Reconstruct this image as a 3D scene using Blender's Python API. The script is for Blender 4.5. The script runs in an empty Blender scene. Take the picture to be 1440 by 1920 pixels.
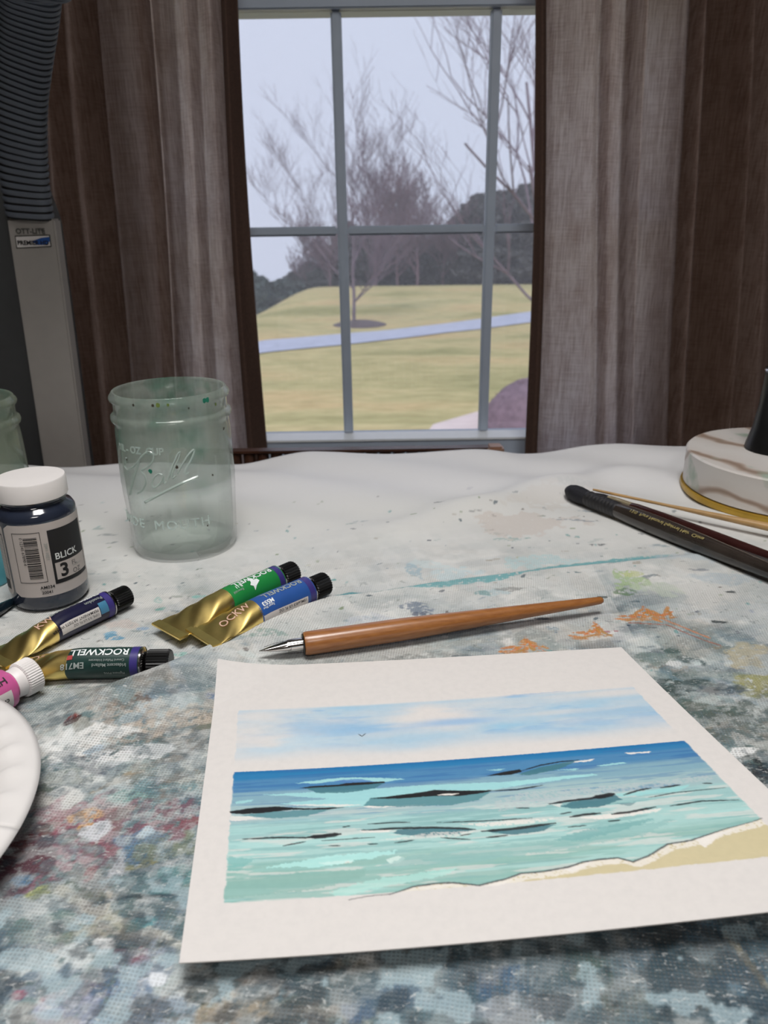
import bpy, bmesh, math, random
import numpy as np
from math import sin, cos, pi, radians, atan2, sqrt
from mathutils import Vector, Matrix

# ------------------------------------------------------------------ camera, world, light, exposure
S = bpy.context.scene
C = S.collection
FPX, PITCH, ROLL, EYE = 1450.0, 20.8, -0.85, 0.255      # table top is z = 0, floor is z = -0.75
cd = bpy.data.cameras.new('camera'); cam = bpy.data.objects.new('camera', cd); C.objects.link(cam)
cd.sensor_fit = 'VERTICAL'; cd.sensor_height = 36; cd.lens = FPX * 36 / 1920
cd.clip_start = 0.02; cd.clip_end = 400
RM = Matrix.Rotation(radians(90 - PITCH), 4, 'X') @ Matrix.Rotation(radians(ROLL), 4, 'Z')
cam.matrix_world = Matrix.Translation((0, 0, EYE)) @ RM
cd.dof.use_dof = True; cd.dof.focus_distance = 0.47; cd.dof.aperture_fstop = 13.5
S.camera = cam

W = bpy.data.worlds.new('overcast_sky'); S.world = W; W.use_nodes = True
wt = W.node_tree; wt.nodes.clear()
wo = wt.nodes.new('ShaderNodeOutputWorld'); wb = wt.nodes.new('ShaderNodeBackground')
wtc = wt.nodes.new('ShaderNodeTexCoord'); wn = wt.nodes.new('ShaderNodeTexNoise'); wr = wt.nodes.new('ShaderNodeValToRGB')
wn.inputs['Scale'].default_value = 1.6; wn.inputs['Detail'].default_value = 2
wr.color_ramp.elements[0].position = .3; wr.color_ramp.elements[0].color = (.66, .68, .85, 1)
wr.color_ramp.elements[1].position = .7; wr.color_ramp.elements[1].color = (.62, .68, .86, 1)
wt.links.new(wtc.outputs['Generated'], wn.inputs['Vector']); wt.links.new(wn.outputs['Fac'], wr.inputs[0])
wt.links.new(wr.outputs[0], wb.inputs[0]); wt.links.new(wb.outputs[0], wo.inputs[0])
wb.inputs[1].default_value = 1.2

def light(name, typ, loc, rot, energy, color, **kw):
    l = bpy.data.lights.new(name, typ); l.energy = energy; l.color = color
    for k, v in kw.items(): setattr(l, k, v)
    o = bpy.data.objects.new(name, l); C.objects.link(o); o.location = loc; o.rotation_euler = rot
    return o
light('hazy_sun', 'SUN', (0, -5, 20), (radians(48), 0, radians(-12)), 2.0, (1, .95, .86), angle=radians(40))
light('desk_lamp_light', 'AREA', (-.24, .33, .86), (radians(-6), radians(-8), 0), 1.0, (1, .985, .97), shape='RECTANGLE', size=.30, size_y=.12, spread=radians(125))
light('ceiling_light', 'AREA', (.1, .1, 1.62), (0, 0, 0), 9.5, (1, .975, .95), shape='RECTANGLE', size=.5, size_y=.5, spread=radians(120))
light('ceiling_light_rear', 'AREA', (.3, -1.2, 1.62), (0, 0, 0), 13, (1, .96, .93), shape='RECTANGLE', size=.6, size_y=.6)

S.cycles.transparent_max_bounces = 40; S.cycles.max_bounces = 14; S.cycles.transmission_bounces = 14
S.view_settings.view_transform = 'Standard'; S.view_settings.look = 'None'
S.view_settings.gamma = 1; S.view_settings.exposure = 0.0; S.view_settings.use_curve_mapping = False

# ------------------------------------------------------------------ photograph geometry (rays through its pixels)
_R = np.array(RM.to_3x3())
def ray(u, v): return _R @ np.array([(u - 720) / FPX, -(v - 960) / FPX, -1.0])
def at_z(u, v, z=0.0):
    d = ray(u, v); t = (z - EYE) / d[2]; return np.array([d[0] * t, d[1] * t, z])
def at_y(u, v, y):
    d = ray(u, v); t = y / d[1]; return np.array([d[0] * t, y, d[2] * t + EYE])
def project(P):
    P = np.asarray(P, float) - np.array([0, 0, EYE]); q = P @ _R
    return np.stack([720 + FPX * q[..., 0] / -q[..., 2], 960 - FPX * q[..., 1] / -q[..., 2]], -1)
def on_cyl(u, v, cx, cy, r):
    """angle and height where the ray meets the near side of an upright cylinder"""
    d = ray(u, v); a = d[0]**2 + d[1]**2; b = -2 * (d[0] * cx + d[1] * cy); c = cx * cx + cy * cy - r * r
    D = max(b * b - 4 * a * c, 0); t = (-b - sqrt(D)) / (2 * a)
    return atan2(d[1] * t - cy, d[0] * t - cx), EYE + d[2] * t

# ------------------------------------------------------------------ helpers
def lin(r, g, b):
    f = lambda c: ((c / 255) / 12.92 if c / 255 <= .04045 else (((c / 255) + .055) / 1.055) ** 2.4)
    return (f(r), f(g), f(b), 1)

class MB:
    def __init__(s): s.v = []; s.f = []
    def add(s, v, f):
        n = len(s.v); s.v += [tuple(map(float, p)) for p in v]; s.f += [tuple(i + n for i in q) for q in f]; return s
    def box(s, x0, x1, y0, y1, z0, z1):
        return s.add([(x0,y0,z0),(x1,y0,z0),(x1,y1,z0),(x0,y1,z0),(x0,y0,z1),(x1,y0,z1),(x1,y1,z1),(x0,y1,z1)],
                     [(0,3,2,1),(4,5,6,7),(0,1,5,4),(1,2,6,5),(2,3,7,6),(3,0,4,7)])
    def lathe(s, prof, n=48, rib=0, ribn=0, cap0=True, cap1=True):
        V = []; F = []
        for (r, z) in prof:
            for k in range(n):
                a = 2 * pi * k / n; rr = r + (rib * (1 if (k % 2) else -1) if ribn and r > 1e-6 else 0)
                V.append((rr * cos(a), rr * sin(a), z))
        for i in range(len(prof) - 1):
            for k in range(n):
                k2 = (k + 1) % n; F.append((i*n+k, i*n+k2, (i+1)*n+k2, (i+1)*n+k))
        if cap0: F.append(tuple(range(n - 1, -1, -1)))
        if cap1: F.append(tuple((len(prof) - 1) * n + k for k in range(n)))
        return s.add(V, F)
    def tube(s, pts, rad, n=8, caps=True):
        P = [Vector(p) for p in pts]; R = rad if hasattr(rad, '__len__') else [rad] * len(P)
        V = []; F = []; up = None
        for i, p in enumerate(P):
            t = (P[min(i + 1, len(P) - 1)] - P[max(i - 1, 0)])
            t = t.normalized() if t.length > 1e-9 else Vector((0, 0, 1))
            if up is None: up = Vector((0, 0, 1)) if abs(t.z) < .9 else Vector((1, 0, 0))
            a = t.cross(up).normalized(); b = a.cross(t).normalized(); up = b
            for k in range(n):
                w = 2 * pi * k / n; V.append(p + (a * cos(w) + b * sin(w)) * R[i])
        for i in range(len(P) - 1):
            for k in range(n):
                k2 = (k + 1) % n; F.append((i*n+k, (i+1)*n+k, (i+1)*n+k2, i*n+k2))
        if caps: F.append(tuple(range(n))); F.append(tuple((len(P) - 1) * n + k for k in range(n - 1, -1, -1)))
        return s.add(V, F)
    def map(s, fn): s.v = [tuple(fn(*p)) for p in s.v]; return s
    def build(s, name, mat, parent=None, smooth=True, angle=35, world=False, sub=0, bevel=0):
        me = bpy.data.meshes.new(name); me.from_pydata(s.v, [], s.f); me.validate(); me.update()
        bm = bmesh.new(); bm.from_mesh(me); bmesh.ops.recalc_face_normals(bm, faces=bm.faces)
        if bevel: bmesh.ops.bevel(bm, geom=bm.edges[:], offset=bevel, segments=2, affect='EDGES', clamp_overlap=True)
        bm.to_mesh(me); bm.free()
        o = bpy.data.objects.new(name, me); C.objects.link(o)
        if world and parent is not None: me.transform(Matrix.Translation(-Vector(parent.location)))
        if parent is not None: o.parent = parent
        if mat: me.materials.append(mat)
        if smooth: fast_smooth(me, angle)
        return o

def fast_smooth(me, angle=35):
    me.shade_smooth()
    if angle < 180: me.set_sharp_from_angle(angle=radians(angle))

def thing(name, label, cat, loc=(0, 0, 0), rot=0, group=None):
    o = bpy.data.objects.new(name, None); C.objects.link(o); o.empty_display_size = .02
    o.location = loc; o.rotation_euler = (0, 0, rot); return tag(o, label, cat, group)
def tag(o, label, cat, group=None):
    o['label'] = label; o['category'] = cat
    if group: o['group'] = group
    return o
def struct(o): o['kind'] = 'structure'; return o
def recenter(o):
    """origin to the base centre of a single mesh thing"""
    me = o.data; n = len(me.vertices); co = np.empty(n * 3); me.vertices.foreach_get('co', co); co = co.reshape(-1, 3)
    c = Vector(((co[:,0].min() + co[:,0].max()) / 2, (co[:,1].min() + co[:,1].max()) / 2, co[:,2].min()))
    me.transform(Matrix.Translation(-c)); o.location = c; return o

# value noise ------------------------------------------------------
def _h(i, j, seed):
    n = (i.astype(np.int64) * 374761393 + j.astype(np.int64) * 668265263 + seed * 974634777) & 0xffffffff
    n = ((n ^ (n >> 13)) * 1274126177) & 0xffffffff
    return ((n ^ (n >> 16)) & 0xffff) / 65535.0
def vn(x, y, seed=0):
    i = np.floor(x); j = np.floor(y); a = x - i; b = y - j; a = a*a*(3-2*a); b = b*b*(3-2*b)
    return (_h(i,j,seed)*(1-a)+_h(i+1,j,seed)*a)*(1-b) + (_h(i,j+1,seed)*(1-a)+_h(i+1,j+1,seed)*a)*b
def fbm(x, y, seed=0, o=4):
    s = 0; w = .5; t = 0
    for k in range(o): s = s + w * vn(x * 2**k, y * 2**k, seed + k * 17); t += w; w *= .5
    return s / t
sm = lambda a, b, x: np.clip((x - a) / (b - a), 0, 1) ** 2 * (3 - 2 * np.clip((x - a) / (b - a), 0, 1))

# materials --------------------------------------------------------
class NT:
    def __init__(s, m): s.t = m.node_tree; s.n = s.t.nodes
    def new(s, typ, **kw):
        n = s.n.new(typ)
        for k, v in kw.items():
            if hasattr(n, k): setattr(n, k, v)
            else: n.inputs[k].default_value = v
        return n
    def link(s, a, b): s.t.links.new(a, b)
    def val(s, sock, v):
        if hasattr(v, 'links') or hasattr(v, 'is_linked'): s.link(v, sock)
        else: sock.default_value = v
    def math(s, op, a, b=0, c=0, clamp=False):
        n = s.n.new('ShaderNodeMath'); n.operation = op; n.use_clamp = clamp
        for i, q in enumerate((a, b, c)): s.val(n.inputs[i], q)
        return n.outputs[0]
    def mix(s, f, a, b, blend='MIX'):
        n = s.n.new('ShaderNodeMix'); n.data_type = 'RGBA'; n.blend_type = blend
        s.val(n.inputs[0], f); s.val(n.inputs[6], a); s.val(n.inputs[7], b); return n.outputs[2]
    def noise(s, vec, scale, detail=3, rough=.5, dist=0):
        n = s.n.new('ShaderNodeTexNoise'); n.inputs['Scale'].default_value = scale; n.inputs['Detail'].default_value = detail
        n.inputs['Roughness'].default_value = rough; n.inputs['Distortion'].default_value = dist
        if vec is not None: s.link(vec, n.inputs['Vector'])
        return n.outputs['Fac']
    def ramp(s, f, stops):
        n = s.n.new('ShaderNodeValToRGB'); e = n.color_ramp.elements
        while len(e) < len(stops): e.new(.5)
        for k, (p, c) in enumerate(stops): e[k].position = p; e[k].color = c if len(c) == 4 else (*c, 1)
        s.link(f, n.inputs[0]); return n.outputs[0]
    def bump(s, h, st, d=.001):
        n = s.n.new('ShaderNodeBump'); n.inputs['Strength'].default_value = st; n.inputs['Distance'].default_value = d
        s.link(h, n.inputs['Height']); return n.outputs[0]
    def mapping(s, vec, scale=(1,1,1), rot=(0,0,0)):
        n = s.n.new('ShaderNodeMapping'); n.inputs['Scale'].default_value = scale; n.inputs['Rotation'].default_value = rot
        s.link(vec, n.inputs['Vector']); return n.outputs[0]

def newmat(name):
    m = bpy.data.materials.new(name); m.use_nodes = True; q = NT(m)
    b = m.node_tree.nodes['Principled BSDF']; return m, q, b
def objco(q): return q.new('ShaderNodeTexCoord').outputs['Object']
def M(name, col, rough=.5, metal=0, var=.08, scale=60, bump=0, spec=.5, coat=0, stretch=(1,1,1), **kw):
    m, q, b = newmat(name); c = objco(q); v = q.mapping(c, stretch)
    n = q.noise(v, scale, 4)
    dark = tuple(x * (1 - var) for x in col[:3]) + (1,); lite = tuple(min(1, x * (1 + var)) for x in col[:3]) + (1,)
    q.link(q.ramp(n, [(.3, dark), (.7, lite)]), b.inputs['Base Color'])
    b.inputs['Roughness'].default_value = rough; b.inputs['Metallic'].default_value = metal
    b.inputs['Specular IOR Level'].default_value = spec; b.inputs['Coat Weight'].default_value = coat
    if bump: q.link(q.bump(n, bump), b.inputs['Normal'])
    for k, x in kw.items(): b.inputs[k].default_value = x
    return m

m_black = M('black_plastic', lin(14, 14, 15), .35, var=.2)
m_whitecap = M('white_plastic', lin(226, 222, 220), .45, var=.02)
m_ink = M('ink_text', lin(22, 22, 26), .6, var=.1)
m_whitetext = M('white_print', lin(225, 230, 230), .5, var=.03)
m_greytext = M('grey_print', lin(150, 158, 155), .5, var=.03)
m_pinktext = M('pinkish_print', lin(205, 170, 150), .5, var=.05)
m_paperlabel = M('paper_label', lin(205, 200, 197), .6, var=.03)
m_gold = M('gold_foil', (.82, .62, .22, 1), .34, 1, var=.18, scale=40, bump=.15)
m_goldprint = M('gold_print', (.55, .45, .18, 1), .4, .6, var=.1)
m_silver = M('polished_steel', (.62, .6, .58, 1), .14, 1, var=.08)
m_navy = M('navy_print', lin(24, 24, 54), .3, var=.15)
m_mallard = M('dark_green_print', lin(30, 58, 54), .35, var=.15)
m_green = M('green_print', lin(32, 128, 62), .3, var=.08)
m_blue = M('blue_print', lin(44, 84, 152), .3, var=.08)
m_purpleband = M('purple_band', lin(58, 50, 120), .4, var=.1)
m_tealpatch = M('teal_patch', lin(70, 130, 165), .4, var=.15)
m_whiteplastic2 = M('white_painted', lin(215, 212, 208), .4, var=.03)
m_red = M('red_print', lin(170, 60, 60), .5)

# text meshes ------------------------------------------------------
def text_mb(s, size=1.0, bold=0.0, cell=None, extr=0.0, align='LEFT', space=1.0):
    cu = bpy.data.curves.new('txt', 'FONT'); cu.body = s; cu.size = size; cu.offset = bold; cu.extrude = extr
    cu.align_x = align; cu.resolution_u = 3; cu.space_character = space
    o = bpy.data.objects.new('txt', cu); C.objects.link(o)
    dg = bpy.context.evaluated_depsgraph_get(); dg.update()
    me = bpy.data.meshes.new_from_object(o.evaluated_get(dg))
    bm = bmesh.new(); bm.from_mesh(me)
    if cell and bm.verts:
        for ax in (0, 1):
            xs = [v.co[ax] for v in bm.verts]; k = math.floor(min(xs) / cell) + 1
            while k * cell < max(xs):
                co = [0, 0, 0]; no = [0, 0, 0]; co[ax] = k * cell; no[ax] = 1
                bmesh.ops.bisect_plane(bm, geom=bm.verts[:] + bm.edges[:] + bm.faces[:], plane_co=co, plane_no=no, dist=1e-7); k += 1
    bm.verts.index_update()
    b = MB(); b.add([v.co[:] for v in bm.verts], [tuple(v.index for v in f.verts) for f in bm.faces])
    bm.free(); bpy.data.objects.remove(o); bpy.data.curves.remove(cu); bpy.data.meshes.remove(me)
    return b

def np_grid(name, P, mat, col=None, colname='Col', parent=None, closed=False):
    """P: (rows, cols, 3) array -> mesh grid"""
    r, c, _ = P.shape
    idx = np.arange(r * c).reshape(r, c)
    q = np.stack([idx[:-1,:-1], idx[:-1,1:], idx[1:,1:], idx[1:,:-1]], -1).reshape(-1, 4)
    me = bpy.data.meshes.new(name)
    me.vertices.add(r * c); me.vertices.foreach_set('co', P.reshape(-1).astype(np.float32))
    me.loops.add(q.size); me.loops.foreach_set('vertex_index', q.reshape(-1).astype(np.int32))
    me.polygons.add(len(q)); me.polygons.foreach_set('loop_start', (np.arange(len(q)) * 4).astype(np.int32))
    me.polygons.foreach_set('loop_total', np.full(len(q), 4, np.int32))
    me.update(calc_edges=True); me.shade_smooth()
    if col is not None:
        a = me.color_attributes.new(colname, 'FLOAT_COLOR', 'POINT')
        cc = col.reshape(-1, col.shape[-1])
        if cc.shape[1] == 3: cc = np.concatenate([cc, np.ones((len(cc), 1))], 1)
        a.data.foreach_set('color', cc.astype(np.float32).reshape(-1))
    me.materials.append(mat)
    o = bpy.data.objects.new(name, me); C.objects.link(o)
    if parent: o.parent = parent
    return o

# ------------------------------------------------------------------ the room
WY = 1.35                      # window plane
m_wall = M('wall_paint', lin(120, 108, 100), .8, var=.03, scale=8)
m_floor = M('floor_boards', lin(96, 70, 50), .5, var=.25, scale=6, stretch=(1, 12, 1))
m_ceil = M('ceiling_paint', lin(225, 222, 216), .85, var=.02)
m_frame = M('window_paint', lin(172, 184, 200), .4, var=.04, scale=20)
m_skylit = M('skylit_strip_white', lin(232, 236, 240), .3, var=.02)  # whiter than the frame, stands for sky light on the bottom rail
FL, CE = -.75, 1.70
struct(MB().box(-1.9, 1.9, -2.4, WY + .2, FL - .1, FL).build('floor', m_floor, smooth=False))
struct(MB().box(-1.9, 1.9, -2.4, WY + .2, CE, CE + .1).build('ceiling', m_ceil, smooth=False))
struct(MB().box(-1.9, -1.8, -2.4, WY + .2, FL, CE).build('wall_left', m_wall, smooth=False))
struct(MB().box(1.8, 1.9, -2.4, WY + .2, FL, CE).build('wall_right', m_wall, smooth=False))
struct(MB().box(-1.9, 1.9, -2.5, -2.4, FL, CE).build('wall_front', m_wall, smooth=False))
m1 = at_y(642, 433, WY)[0]; m2 = at_y(918, 430, WY)[0]; PW = m2 - m1
zb = at_y(700, 812, WY)[2]; zm = at_y(780, 431, WY)[2]; zt = at_y(780, 17, WY)[2]
wx0, wx1 = m1 - PW, m2 + PW; FR = .012
ox0, ox1, oz0, oz1 = wx0 - FR, wx1 + FR, zb - .05, zt + (zt - zb) + .09
b = MB(); Y0, Y1 = WY - .02, WY + .2
b.box(-1.9, ox0, Y0, Y1, FL, CE); b.box(ox1, 1.9, Y0, Y1, FL, CE); b.box(ox0, ox1, Y0, Y1, FL, oz0); b.box(ox0, ox1, Y0, Y1, oz1, CE)
struct(b.build('wall_back', m_wall, smooth=False))

win = bpy.data.objects.new('window_1', None); C.objects.link(win); win.location = ((ox0 + ox1) / 2, WY, oz0); struct(win)
def wp(name, bx, mat=m_frame, bev=.002):
    return MB().box(*bx).build(name, mat, win, smooth=False, world=True, bevel=bev)
wp('jamb', (ox0 - .02, wx0, WY - .035, WY + .07, oz0, oz1)); wp('jamb', (wx1, ox1 + .02, WY - .035, WY + .07, oz0, oz1))
wp('window_sill', (ox0 - .03, ox1 + .03, WY - .065, WY + .05, oz0 - .035, oz0 - .002))
wp('apron_board', (ox0 - .02, ox1 + .02, WY - .038, WY + .05, oz0 - .12, oz0 - .036))
wp('bottom_rail', (wx0, wx1, WY - .045, WY + .022, oz0, zb)); wp('meeting_rail', (wx0, wx1, WY - .012, WY + .05, zt, zt + .04))
wp('skylit_rail_strip', (wx0, wx1, WY - .047, WY + .004, zb - .002, zb + .0015), m_skylit, 0); wp('top_rail', (wx0, wx1, WY + .02, WY + .05, oz1 - .05, oz1))  # added white slab: the sky-lit top of the rail put into colour
mw = .0082
for k, (yo, za, zc, zh) in enumerate(((0, zb, zt, zm), (.03, zt + .04, oz1 - .05, (zt + .04 + oz1 - .05) / 2))):
    for x in (m1, m2): wp('muntin', (x - mw, x + mw, WY + yo - .004, WY + yo + .014, za, zc), bev=.003)
    cols = (wx0, m1 - mw, m1 + mw, m2 - mw, m2 + mw, wx1)
    for a, c in ((cols[0], cols[1]), (cols[2], cols[3]), (cols[4], cols[5])):
        wp('muntin', (a, c, WY + yo - .003, WY + yo + .013, zh - mw * .9, zh + mw * .9), bev=.003)
m_pane, q, bb = newmat('window_glass')
tr = q.new('ShaderNodeBsdfTransparent'); gl = q.new('ShaderNodeBsdfGlossy'); gl.inputs['Roughness'].default_value = .02
tr.inputs[0].default_value = (.97, .98, .98, 1)
mx = q.new('ShaderNodeMixShader'); lw = q.new('ShaderNodeFresnel'); lw.inputs[0].default_value = 1.3
dn = q.noise(objco(q), 4, 3); f = q.math('MULTIPLY_ADD', dn, .02, lw.outputs[0])
q.link(f, mx.inputs[0]); q.link(tr.outputs[0], mx.inputs[1]); q.link(gl.outputs[0], mx.inputs[2])
q.link(mx.outputs[0], m_pane.node_tree.nodes['Material Output'].inputs[0])
for (yo, z0_, z1_) in ((.005, zb, zm), (.005, zm, zt), (.035, zt + .04, oz1 - .05)):
    for x0_, x1_ in ((wx0, m1), (m1, m2), (m2, wx1)):
        wp('pane', (x0_, x1_, WY + yo, WY + yo + .003, z0_, z1_), m_pane, 0)

# ------------------------------------------------------------------ outdoors
GZ = -3.25
def ground_z(x, y):
    m = .42 * np.exp(-((y - 37) / 5.5) ** 2) * (sm(-9, -1.5, x)) * (1 - .35 * sm(6, 16, x))
    return GZ + m - 5.5 * sm(42, 75, y) + .08 * (fbm(x * .25, y * .25, 5, 3) - .5) - 2.0 * (1 - sm(-8.5, -3.2, x)) * sm(27, 39, y)
xs = np.linspace(-45, 45, 220); ys = 1.6 + (np.linspace(0, 1, 220) ** 1.8) * 110
X, Yg = np.meshgrid(xs, ys); P = np.stack([X, Yg, ground_z(X, Yg)], -1)
m_lawn, q, b_ = newmat('dormant_lawn'); oc = objco(q)
n1 = q.noise(q.mapping(oc, (.35, 1, 1)), .55, 5, .6); n2 = q.noise(q.mapping(oc, (.5, 1.6, 1)), 3.5, 5, .65)
c1 = q.ramp(n1, [(.32, lin(162, 158, 112)), (.5, lin(196, 184, 138)), (.68, lin(204, 180, 136))])
c2 = q.ramp(n2, [(.3, (.62, .62, .55)), (.6, (1, 1, 1))])
q.link(q.mix(.75, c1, c2, 'MULTIPLY'), b_.inputs['Base Color']); b_.inputs['Roughness'].default_value = .95; b_.inputs['Specular IOR Level'].default_value = .1
struct(np_grid('lawn_ground', P, m_lawn))
# winding asphalt path
top = [(380, 655), (500, 634), (640, 622), (780, 609), (900, 597), (985, 586), (1100, 574)]
bot = [(380, 672), (500, 656), (640, 642), (780, 627), (900, 613), (985, 603), (1100, 592)]
def interp(L, n):
    L = np.array(L, float); t = np.linspace(0, len(L) - 1, n); return np.stack([np.interp(t, range(len(L)), L[:, 0]), np.interp(t, range(len(L)), L[:, 1])], 1)
m_path = M('pale_asphalt', lin(178, 184, 204), .8, var=.08, scale=3)
Pp = np.zeros((4, 50, 3))
for k in range(4):
    A = interp(top, 50) * (1 - k / 3) + interp(bot, 50) * (k / 3)
    for i, (u, v) in enumerate(A):
        p = at_z(u, v, GZ + .1); Pp[k, i] = (p[0], p[1], ground_z(np.array(p[0]), np.array(p[1])) + .03)
struct(np_grid('path', Pp, m_path))
m_conc = M('patio_concrete', lin(215, 200, 198), .8, var=.05, scale=3)
cc = [at_z(u, v, GZ + .06) for u, v in ((812, 806), (906, 778), (1080, 770), (1100, 870), (780, 850))]
b = MB(); n = len(cc); b.add([(*p[:2], GZ + .16) for p in cc] + [(*p[:2], GZ - .1) for p in cc],
    [tuple(range(n)), tuple(range(2*n-1, n-1, -1))] + [(i, (i+1) % n, n + (i+1) % n, n + i) for i in range(n)])
struct(b.build('patio_slab', m_conc, smooth=False))

m_bark = M('pale_bark', lin(120, 108, 120), .9, var=.2, scale=4)
m_bark2 = M('dark_bark', lin(110, 98, 106), .9, var=.2, scale=4)
m_twig = M('thicket_twigs', lin(112, 92, 104), .9, var=.2, scale=4)
m_ever = M('evergreen_needles', lin(70, 72, 74), .9, var=.3, scale=2)
m_ever2 = M('far_evergreen', lin(78, 92, 92), .9, var=.25, scale=2)
m_collar = M('collar', lin(88, 78, 84), .95, var=.3, scale=4)

def bare_tree(name, label, loc, height, seed, mat, spread=.55, levels=6, lean=(0, 0), trunk_r=.09, group=None, kids=3, droop=0, bias=None, minr=.006):
    rnd = random.Random(seed); t = thing(name, label, 'tree', loc, 0, group)
    tr = MB(); br = MB(); tl = height * .28
    p = Vector((0, 0, -.1)); pts = [p.copy()]; d = Vector((lean[0], lean[1], 1)).normalized()
    for k in range(5): p = p + (d + Vector((rnd.uniform(-.06, .06), rnd.uniform(-.06, .06), 0))) * tl / 5; pts.append(p.copy())
    tr.tube(pts, [trunk_r * (1.25 - .5 * k / 5) for k in range(6)], 8)
    def grow(p, d, L, r, lv):
        pts = [p.copy()]; q_ = p.copy(); dd = d.copy(); n = 4
        for k in range(n):
            dd = (dd + Vector((rnd.uniform(-.16, .16), rnd.uniform(-.16, .16), rnd.uniform(-.05, .14) - droop))).normalized()
            q_ = q_ + dd * L / n; pts.append(q_.copy())
        br.tube(pts, [max(minr, r * (1 - .45 * k / n)) for k in range(n + 1)], 4 if lv > 1 else 6, caps=False)
        if lv >= levels: return
        nk = kids + (1 if rnd.random() < .5 else 0)
        for k in range(nk):
            j = rnd.randint(1, n); base = pts[j]
            a = rnd.uniform(0, 2 * pi); side = Vector((cos(a), sin(a) * .8, rnd.uniform(-.1, .3)))
            if bias: side += Vector(bias) * .5
            nd = (dd * (1 - spread) + side * spread + Vector((0, 0, .12))).normalized()
            grow(base, nd, L * rnd.uniform(.58, .8), r * rnd.uniform(.5, .62), lv + 1)
    for k in range(5):
        a = rnd.uniform(0, 2 * pi); sd = Vector((cos(a), sin(a), rnd.uniform(.6, 1.5)))
        if bias: sd += Vector(bias) * .7
        grow(pts[2 + k % 4], sd.normalized(), height * rnd.uniform(.26, .36), trunk_r * .5, 1)
    grow(pts[-1], Vector((rnd.uniform(-.1, .1), 0, 1)), height * .34, trunk_r * .7, 1)
    tr.build('trunk', mat, t); br.build('branches', mat, t); return t

g = at_z(664, 606, GZ + .05)
bare_tree('bare_tree', 'slender bare tree standing alone in front of the grassy mound', (g[0], g[1], float(ground_z(g[0], g[1]))), 7.6, 11, m_bark, .40, 6, trunk_r=.055, minr=.0028)
gy = np.array([g[0], g[1]])
mb = MB(); prof = [(.95, 0), (.8, .05), (.45, .12), (.02, .15)]; mb.lathe(prof, 24)
o = mb.build('dark_collar', m_collar); o.location = (g[0] + .2, g[1] - .1, float(ground_z(g[0], g[1]))); tag(o, 'dark mulch ring around the foot of the lone bare tree', 'collar')  # low dark ring around the foot of the trunk
for (u, d_, H_, sd, lab, ln) in ((1035, 21, 11.0, 4, 'large bare tree at right with limbs reaching left across the window', (-.12, 0)),):
    p = at_y(u, 640, d_)
    bare_tree('bare_tree', lab, (p[0], d_, float(ground_z(p[0], d_))), H_, sd, m_bark, .5, 6, lean=ln, trunk_r=.085, bias=(-.6, 0, .25), minr=.003, kids=2)
for k, (u, d_, H_, sd) in enumerate(((705, 46, 6.8, 21), (745, 47, 7.2, 22), (782, 46, 6.6, 23), (585, 50, 4.6, 26), (830, 48, 5.2, 24), (620, 48, 5.4, 25))):
    p = at_y(u, 560, d_)
    bare_tree('bare_tree', 'purple-brown leafless tree in the thicket behind the mound', (p[0], d_, float(ground_z(p[0], d_)) - .1), H_, sd, m_twig, .42, 5,
              trunk_r=.07, group='leafless thicket behind the mound', kids=3, minr=.011)
def evergreen(name, label, group, loc, h, r, seed, mat, proto=[None]):
    rnd = np.random.RandomState(seed); t = thing(name, label, 'tree', loc, 0, group)
    MB().tube([(0, 0, -.2), (0, 0, h * .85)], [.14, .03], 6).build('trunk', m_bark2, t)
    N = 5200; zz = rnd.rand(N) ** .75; rad = r * (1 - zz ** 3 * .75) * np.sqrt(rnd.rand(N)) * (1 + .25 * np.sin(zz * 22 + rnd.rand() * 6)); a = rnd.rand(N) * 2 * pi
    c = np.stack([rad * np.cos(a), rad * np.sin(a), zz * h], 1); s = .20
    V = (c[:, None, :] + rnd.uniform(-s, s, (N, 3, 3))).reshape(-1, 3)
    b = MB(); b.v = [tuple(v) for v in V]; b.f = [(3*i, 3*i+1, 3*i+2) for i in range(N)]
    me = bpy.data.meshes.new('foliage'); me.from_pydata(b.v, [], b.f); me.materials.append(mat)
    o = bpy.data.objects.new('foliage', me); C.objects.link(o); o.parent = t; return t
def copy_tree(o, loc, rot=0, scale=1, label=None, group=None):
    c = o.copy(); C.objects.link(c); c.location = loc; c.rotation_euler = (0, 0, rot); c.scale = (scale,) * 3 if not hasattr(scale, '__len__') else scale
    if label: c['label'] = label
    if group: c['group'] = group
    for ch in o.children:
        d = ch.copy(); C.objects.link(d); d.parent = c
    return c
EL = 'dark evergreen in the solid tree line beyond the mound'; EG = 'dark evergreens beyond the mound'
first = None
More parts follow.
